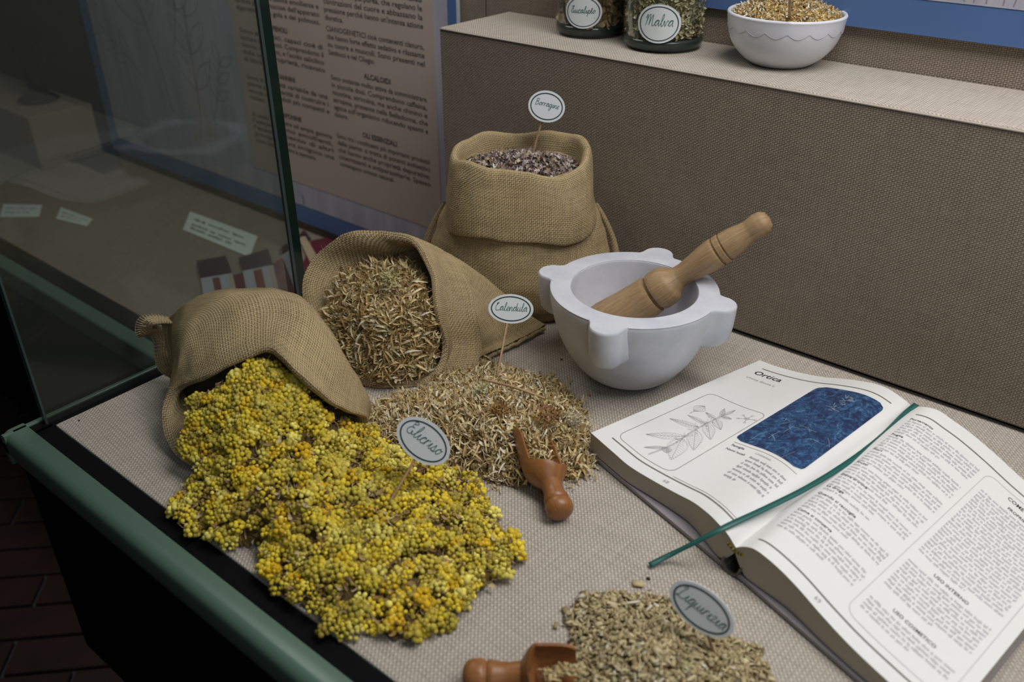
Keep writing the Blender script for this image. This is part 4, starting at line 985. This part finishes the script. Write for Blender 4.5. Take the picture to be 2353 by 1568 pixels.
PL, PR = page(LBc, LTc), page(RBc, RTc)
def onpage(pg, ab, off):
    B, Tp = pg; ab = np.asarray(ab, float); x = np.clip(ab[:, 0], 0, 1)*(NB-1); i = np.minimum(x.astype(int), NB-2); f = (x-i)[:, None]
    b = B[i]*(1-f)+B[i+1]*f; t_ = Tp[i]*(1-f)+Tp[i+1]*f; k = ab[:, 1:2]; p = b*(1-k)+t_*k
    da = (B[i+1]-B[i])*(1-k)+(Tp[i+1]-Tp[i])*k; n = np.cross(da, t_-b); n /= np.linalg.norm(n, axis=1, keepdims=True)
    return p+n*off
bk = empty('open_book', (-.19, .66, 0)); tag(bk, 'open herbal book with ribbon showing the Ortica page', 'book')
def block(name, pg, gut):
    B, Tp = pg; k = np.linspace(0, 1, 31)[:, None, None]; top = B[None]*(1-k)+Tp[None]*k
    a = np.linspace(0, 1, NB); ga = a if gut else 1-a
    zb = .0065+.016*np.clip((ga-.90)/.10, 0, 1)**1.5
    bot = top.copy(); bot[:, :, 2] = np.minimum(zb[None], top[:, :, 2]-.004)
    nv, nu = 31, NB; N = nv*nu; V = np.concatenate([top.reshape(-1, 3), bot.reshape(-1, 3)])
    Ft = [tuple(f) for f in gridfaces(nv, nu)]; Fb = [tuple(i+N for i in f[::-1]) for f in Ft]
    side = []
    for i in range(nv-1):
        for j in (0, nu-1):
            q = (i*nu+j, (i+1)*nu+j, (i+1)*nu+j+N, i*nu+j+N); side.append(q if j == 0 else q[::-1])
    for j in range(nu-1):
        for i in (0, nv-1):
            q = (i*nu+j, i*nu+j+N, i*nu+j+1+N, i*nu+j+1); side.append(q if i == 0 else q[::-1])
    o = obj(name, V, Ft+Fb+side, [M_paper, M_pedge], bk, True)
    for p in o.data.polygons:
        if p.index >= len(Ft): p.material_index = 1
    md = o.modifiers.new('s', 'EDGE_SPLIT'); md.split_angle = radians(40)
    return o
bl_ = block('page_block', PL, True); br_ = block('page_block', PR, False)
tag(bl_, 'left page block with plant drawing and blue photo'); tag(br_, 'right page block with two text columns')
def board(pg, gut):
    B, Tp = pg; i0, i1 = (0, NB-4) if gut else (3, NB-1)
    q = np.array([B[i0], B[i1], Tp[i1], Tp[i0]]); c = q.mean(0); q = c+(q-c)*1.012
    V, F = prism(q, .0015, .0052); o = obj('cover_board', V, F, M_cover, bk, False); return o
board(PL, True); board(PR, False)
# hollow spine: a U-shaped strip under the gutter
s0 = (PL[0][-4]+0)*1; s1 = PR[0][3]*1; e0 = PL[1][-4]*1; e1_ = PR[1][3]*1
G = []
for a, b in ((s0, s1), (e0, e1_)):
    a = a.copy(); b = b.copy(); row = []
    for q in np.linspace(0, pi, 15):
        p = (a+b)/2+(a-b)/2*cos(q)*1.15; p[2] = .012-.0108*sin(q); row.append(p)
    G.append(np.array(row))
G = np.array(G); dl = G[1]-G[0]; G = np.array([G[0]-dl*.012, G[0], G[1], G[1]+dl*.012]); o = obj('spine_strip', G.reshape(-1, 3), gridfaces(4, 15), M_spine, bk)
md = o.modifiers.new('th', 'SOLIDIFY'); md.thickness = .0016
for pg_ in (0, 1):       # head and tail bands
    g0 = (PL[pg_][-1]); P = np.array([g0+(PL[pg_][-4]-g0)*k*1.2-[0, 0, .004+.004*k] for k in (1, .6, .2)]+[g0-[0, 0, .0045]]+[g0+(PR[pg_][3]-g0)*k*1.2-[0, 0, .004+.006*k] for k in (.2, .6, 1)])
    P = crom(P, 30); c = np.where((np.arange(30)//2 % 2 == 0)[:, None], [.38, .28, .03], [.03, .025, .02]); V, F = tube(P, .0013, 8)
    obj('head_band', V, F, M_flake, bk, True, None, np.repeat(c, 8, 0))
def on(name, pg, par, V2, F, m, off=.00025):
    P = onpage(pg, V2, off); P = P-0; o = obj(name, P, F, m, par, False); return o
LW, LH_ = .195, .275        # page width and height in metres
def m2ab(V): return np.c_[V[:, 0]/LW, V[:, 1]/LH_]
def prt(name, pg, par, a, b, V, F, m): return on(name, pg, par, m2ab(V)+[a, b], F, m)
def rule(name, pg, par, a0, a1, b, w, m):
    q = np.linspace(a0, a1, 50); V, F = ribbon2(np.c_[q*LW, np.full(50, b*LH_)], w); return on(name, pg, par, m2ab(V), F, m)
def rrect(a0, a1, b0, b1, r, n=10):
    x0, x1, y0, y1 = a0*LW, a1*LW, b0*LH_, b1*LH_; P = []
    for cx, cy, q in ((x1-r, y1-r, 0), (x0+r, y1-r, pi/2), (x0+r, y0+r, pi), (x1-r, y0+r, 3*pi/2)):
        for k in np.linspace(0, pi/2, n): P.append((cx+r*cos(q+k), cy+r*sin(q+k)))
    P = np.array(P+[P[0]]); return resamp(P, 160)
# left page
V, F = text2('Ortica', .0135, bold=.012); prt('title', PL, bl_, .085, .873, V*[.98, 1], F, M_inkb)
V, F = text2('Urtica dioica L.', .0062); prt('latin_name', PL, bl_, .09, .822, V, F, M_inkg)
rule('rule', PL, bl_, .085, .91, .938, .0014, M_rule); rule('rule', PL, bl_, .09, .92, .052, .0016, M_rule); rule('rule', PL, bl_, .48, .92, .064, .0004, M_rule); rule('rule', PL, bl_, .50, .91, .368, .0004, M_rule)
V, F = text2('68', .006); prt('page_number', PL, bl_, .47, .018, V, F, M_inkg)
V, F = ribbon2(rrect(.09, .455, .075, .605, .009), .0005); on('drawing_frame', PL, bl_, m2ab(V), F, M_rule)
# blue photograph with rounded corners
a0, a1, b0, b1, r = .475, .91, .385, .905, .0085
rows = []; uvs = []
for y in np.linspace(b0*LH_, b1*LH_, 41):
    dy = max(0, b0*LH_+r-y, y-(b1*LH_-r)); ins = r-math.sqrt(max(0, r*r-dy*dy))
    for x in np.linspace(a0*LW+ins, a1*LW-ins, 31): rows.append((x/LW, y/LH_)); uvs.append((x/.1, y/.1))
o = obj('plant_photo', onpage(PL, rows, .00025), gridfaces(41, 31), M_photo, bl_, True, uvs)
sp = []; rs = random.Random(5)
for k in range(26):
    q = np.linspace(0, 1, 6); x = .700*LW+rs.uniform(-.004, .004); y = .775*LH_+rs.uniform(-.012, .022); A = rs.uniform(.2, 2.9); l = rs.uniform(.004, .009)
    sp.append(ribbon2(np.c_[x+q*l*cos(A), y+q*l*sin(A)-.002*q*q], .0004))
for k in range(14):
    q = np.linspace(0, 1, 8); x = rs.uniform(.52, .85)*LW; y = rs.uniform(.42, .62)*LH_; A = rs.uniform(0, 6); l = rs.uniform(.006, .016)
    sp.append(ribbon2(np.c_[x+q*l*cos(A), y+q*l*sin(A)-.004*q*q], .00025))
V, F = join2(sp); tag(on('photo_highlights', PL, bl_, m2ab(V), F, M_sprig, .00035), kind='stuff')
# nettle drawing: stem, toothed leaves with veins, flower details
dw = []
def dl_(P, w=.00035): dw.append(ribbon2(np.asarray(P), w))
stem = crom(np.array([(.288, .10), (.305, .20), (.296, .30), (.286, .40), (.292, .50)])*[LW, LH_], 40)
dl_(stem+[.0006, 0], .0004); dl_(stem-[.0006, 0], .0004)
def leaf(p, ang, L, w, serr=14):
    d = np.array([cos(ang), sin(ang)]); n = np.array([-d[1], d[0]]); q = np.linspace(0, 1, serr*2+1)
    wd_ = w*np.sin(pi*q**.75)*(1+.14*((np.arange(len(q)) % 2)*2-1))
    for s in (-1, 1): dl_(p+np.outer(q*L, d)+np.outer(s*wd_, n), .0003)
    dl_(p+np.outer(np.linspace(0, 1, 8)*L, d), .0003)
    for k in np.linspace(.12, .85, 9):
        for s in (-1, 1): dl_([p+d*L*k, p+d*L*(k+.12)+n*s*w*.8*math.sin(pi*k**.75)], .0002)
for k, (i, ab, w) in enumerate([(8, (.235, .115), .0022), (8, (.335, .155), .0045), (18, (.165, .175), .0052), (16, (.385, .135), .0088), (26, (.135, .325), .0042), (24, (.405, .235), .0070), (30, (.17, .40), .0030), (31, (.40, .33), .0058), (35, (.21, .47), .0028), (35, (.375, .41), .0044), (38, (.25, .545), .0024), (38, (.345, .50), .0028), (39, (.30, .565), .0022)]):
    v = np.array(ab)*[LW, LH_]-stem[i]; leaf(stem[i], math.atan2(v[1], v[0]), np.linalg.norm(v), w)
for k in range(60):
    p = stem[rs.randrange(14, 36)]+[rs.gauss(0, .003), rs.gauss(0, .003)]; q = np.linspace(0, 2*pi, 7); dl_(p+np.c_[np.cos(q), np.sin(q)]*rs.uniform(.0005, .0011), .00022)
fc = np.array([.165*LW, .455*LH_])       # bud
for s in (-1, -.6, -.2, .2, .6, 1): q = np.linspace(0, 1, 12); dl_(fc+np.c_[s*.0062*np.sin(pi*q), -.004+.017*q], .00035)
dl_([fc+[0, -.011], fc+[0, -.004]], .0006)
fc = np.array([.40*LW, .535*LH_])        # small flower
for A in (.3, 1.5, 2.6, 3.7, 5.1):
    e = fc+np.array([cos(A), sin(A)])*.0085; dl_([fc, e], .0005); q = np.linspace(0, 2*pi, 9); dl_(e+np.c_[np.cos(q), np.sin(q)]*.0014, .0003)
q = np.linspace(0, 2*pi, 12); dl_(fc+np.c_[np.cos(q), np.sin(q)]*.0024, .0003)
V, F = join2(dw); on('nettle_drawing', PL, bl_, m2ab(V), F, M_inkg)
V, F = text2('Famiglia', .0046, bold=.01); prt('caption', PL, bl_, .505, .343, V, F, M_inkb)
V, F = text2('Nomi locali', .0046, bold=.01); prt('caption', PL, bl_, .505, .312, V, F, M_inkb)
V, F = text2('Urticaceae', .0046); prt('caption', PL, bl_, .645, .343, V, F, M_inkg)
V, F = greek(0, .262*LW, [-.0062*k for k in range(7)], .0021, .3); prt('caption_text', PL, bl_, .645, .312, V, F, M_inkg)
# right page
rule('rule', PR, br_, .085, .93, .935, .0015, M_rule); rule('rule', PR, br_, .08, .93, .047, .0016, M_rule)
V, F = text2('69', .006); prt('page_number', PR, br_, .40, .018, V, F, M_inkg)
V, F = ribbon2(rrect(.505, .95, .075, .905, .009), .0006); on('column_frame', PR, br_, m2ab(V), F, M_box)
hs_ = [('Portamento', .892, 6), ('Foglie', .770, 6), ('Fiori', .655, 5), ('Frutti', .557, 5), ('Dove si trova', .468, 4), ('La droga', .388, 1), ('Quando si raccoglie', .340, 5), ('Come si conserva', .232, 6)]
hv = []; tx = []
for k, (s, b, nl) in enumerate(hs_):
    V, F = text2(s, .0046, bold=.012); hv.append((V+[.085*LW, b*LH_], F))
    V, F = greek(.085*LW, .475*LW, [b*LH_-.0046*(i+1) for i in range(nl)], .0017, .6); tx.append((V, F))
for V, F in hv: on('section_heading', PR, br_, m2ab(V), F, M_inkb)
V, F = join2(tx); on('section_text', PR, br_, m2ab(V), F, M_body)
hv = []; tx = []
for s, b, sz in (('COME SI USA', .872, .0058), ('PROPRIETÀ', .835, .0046), ('USO INTERNO', .395, .0048), ('USO COSMETICO', .190, .0048)):
    V, F = text2(s, sz, 'CENTER', bold=.012); hv.append((V+[.725*LW, b*LH_], F))
for b, nl in ((.815, 25), (.372, 9), (.168, 4)):
    V, F = greek(.535*LW, .925*LW, [b*LH_-.0044*i for i in range(nl)], .0017, .6); tx.append((V, F))
for V, F in hv: on('column_heading', PR, br_, m2ab(V), F, M_inkb)
V, F = join2(tx); on('column_text', PR, br_, m2ab(V), F, M_body)
# ribbon marker
rp = crom(np.array([at(2106, 929, .046), at(2080, 950, .043), at(2030, 1000, .042), at(1960, 1055, .043), at(1860, 1118, .044), at(1760, 1168, .043), at(1690, 1200, .042), at(1645, 1222, .038), at(1590, 1250, .024), at(1540, 1275, .010), at(1492, 1299, .0035)]), 70)
rp2 = rp.copy()
T = np.gradient(rp, axis=0); N = np.cross(T, [0, 0, 1.]); N /= np.linalg.norm(N, axis=1, keepdims=True)
tw = np.linspace(0, .5, 70)[:, None]; N = N*np.cos(tw)+np.array([0, 0, 1.])*np.sin(tw)*.4
V = np.concatenate([rp+N*.0028, rp-N*.0028]); V[:, 2] = np.maximum(V[:, 2], .0012)
o = obj('ribbon_marker', V, gridfaces(2, 70), M_ribbon, bk); md = o.modifiers.new('th', 'SOLIDIFY'); md.thickness = .0005

# crumbs on the deck
crumbs = [(1205, 800), (1228, 803), (1240, 815), (1290, 822), (1222, 1280), (1100, 1480), (1380, 1430), (1470, 1330), (1990, 1450)]
for k, (x, y) in enumerate([(182, 966), (1290, 826), (1490, 1330)]):
    V, F = SPH1; V = V*[.0014, .0010, .0007]*(1+.3*k)+at(x, y, .0010)
    o = obj('plant_crumb', V, F, M_flake, None, True, None, np.tile((.06, .045, .03), (len(V), 1))); tag(o, ['tiny dark crumb on the deck in the glass corner', 'tiny dark crumb on the deck left of the mortar foot', 'tiny dark crumb on the deck above the lone chip'][k], 'crumb', 'crumbs on the deck')
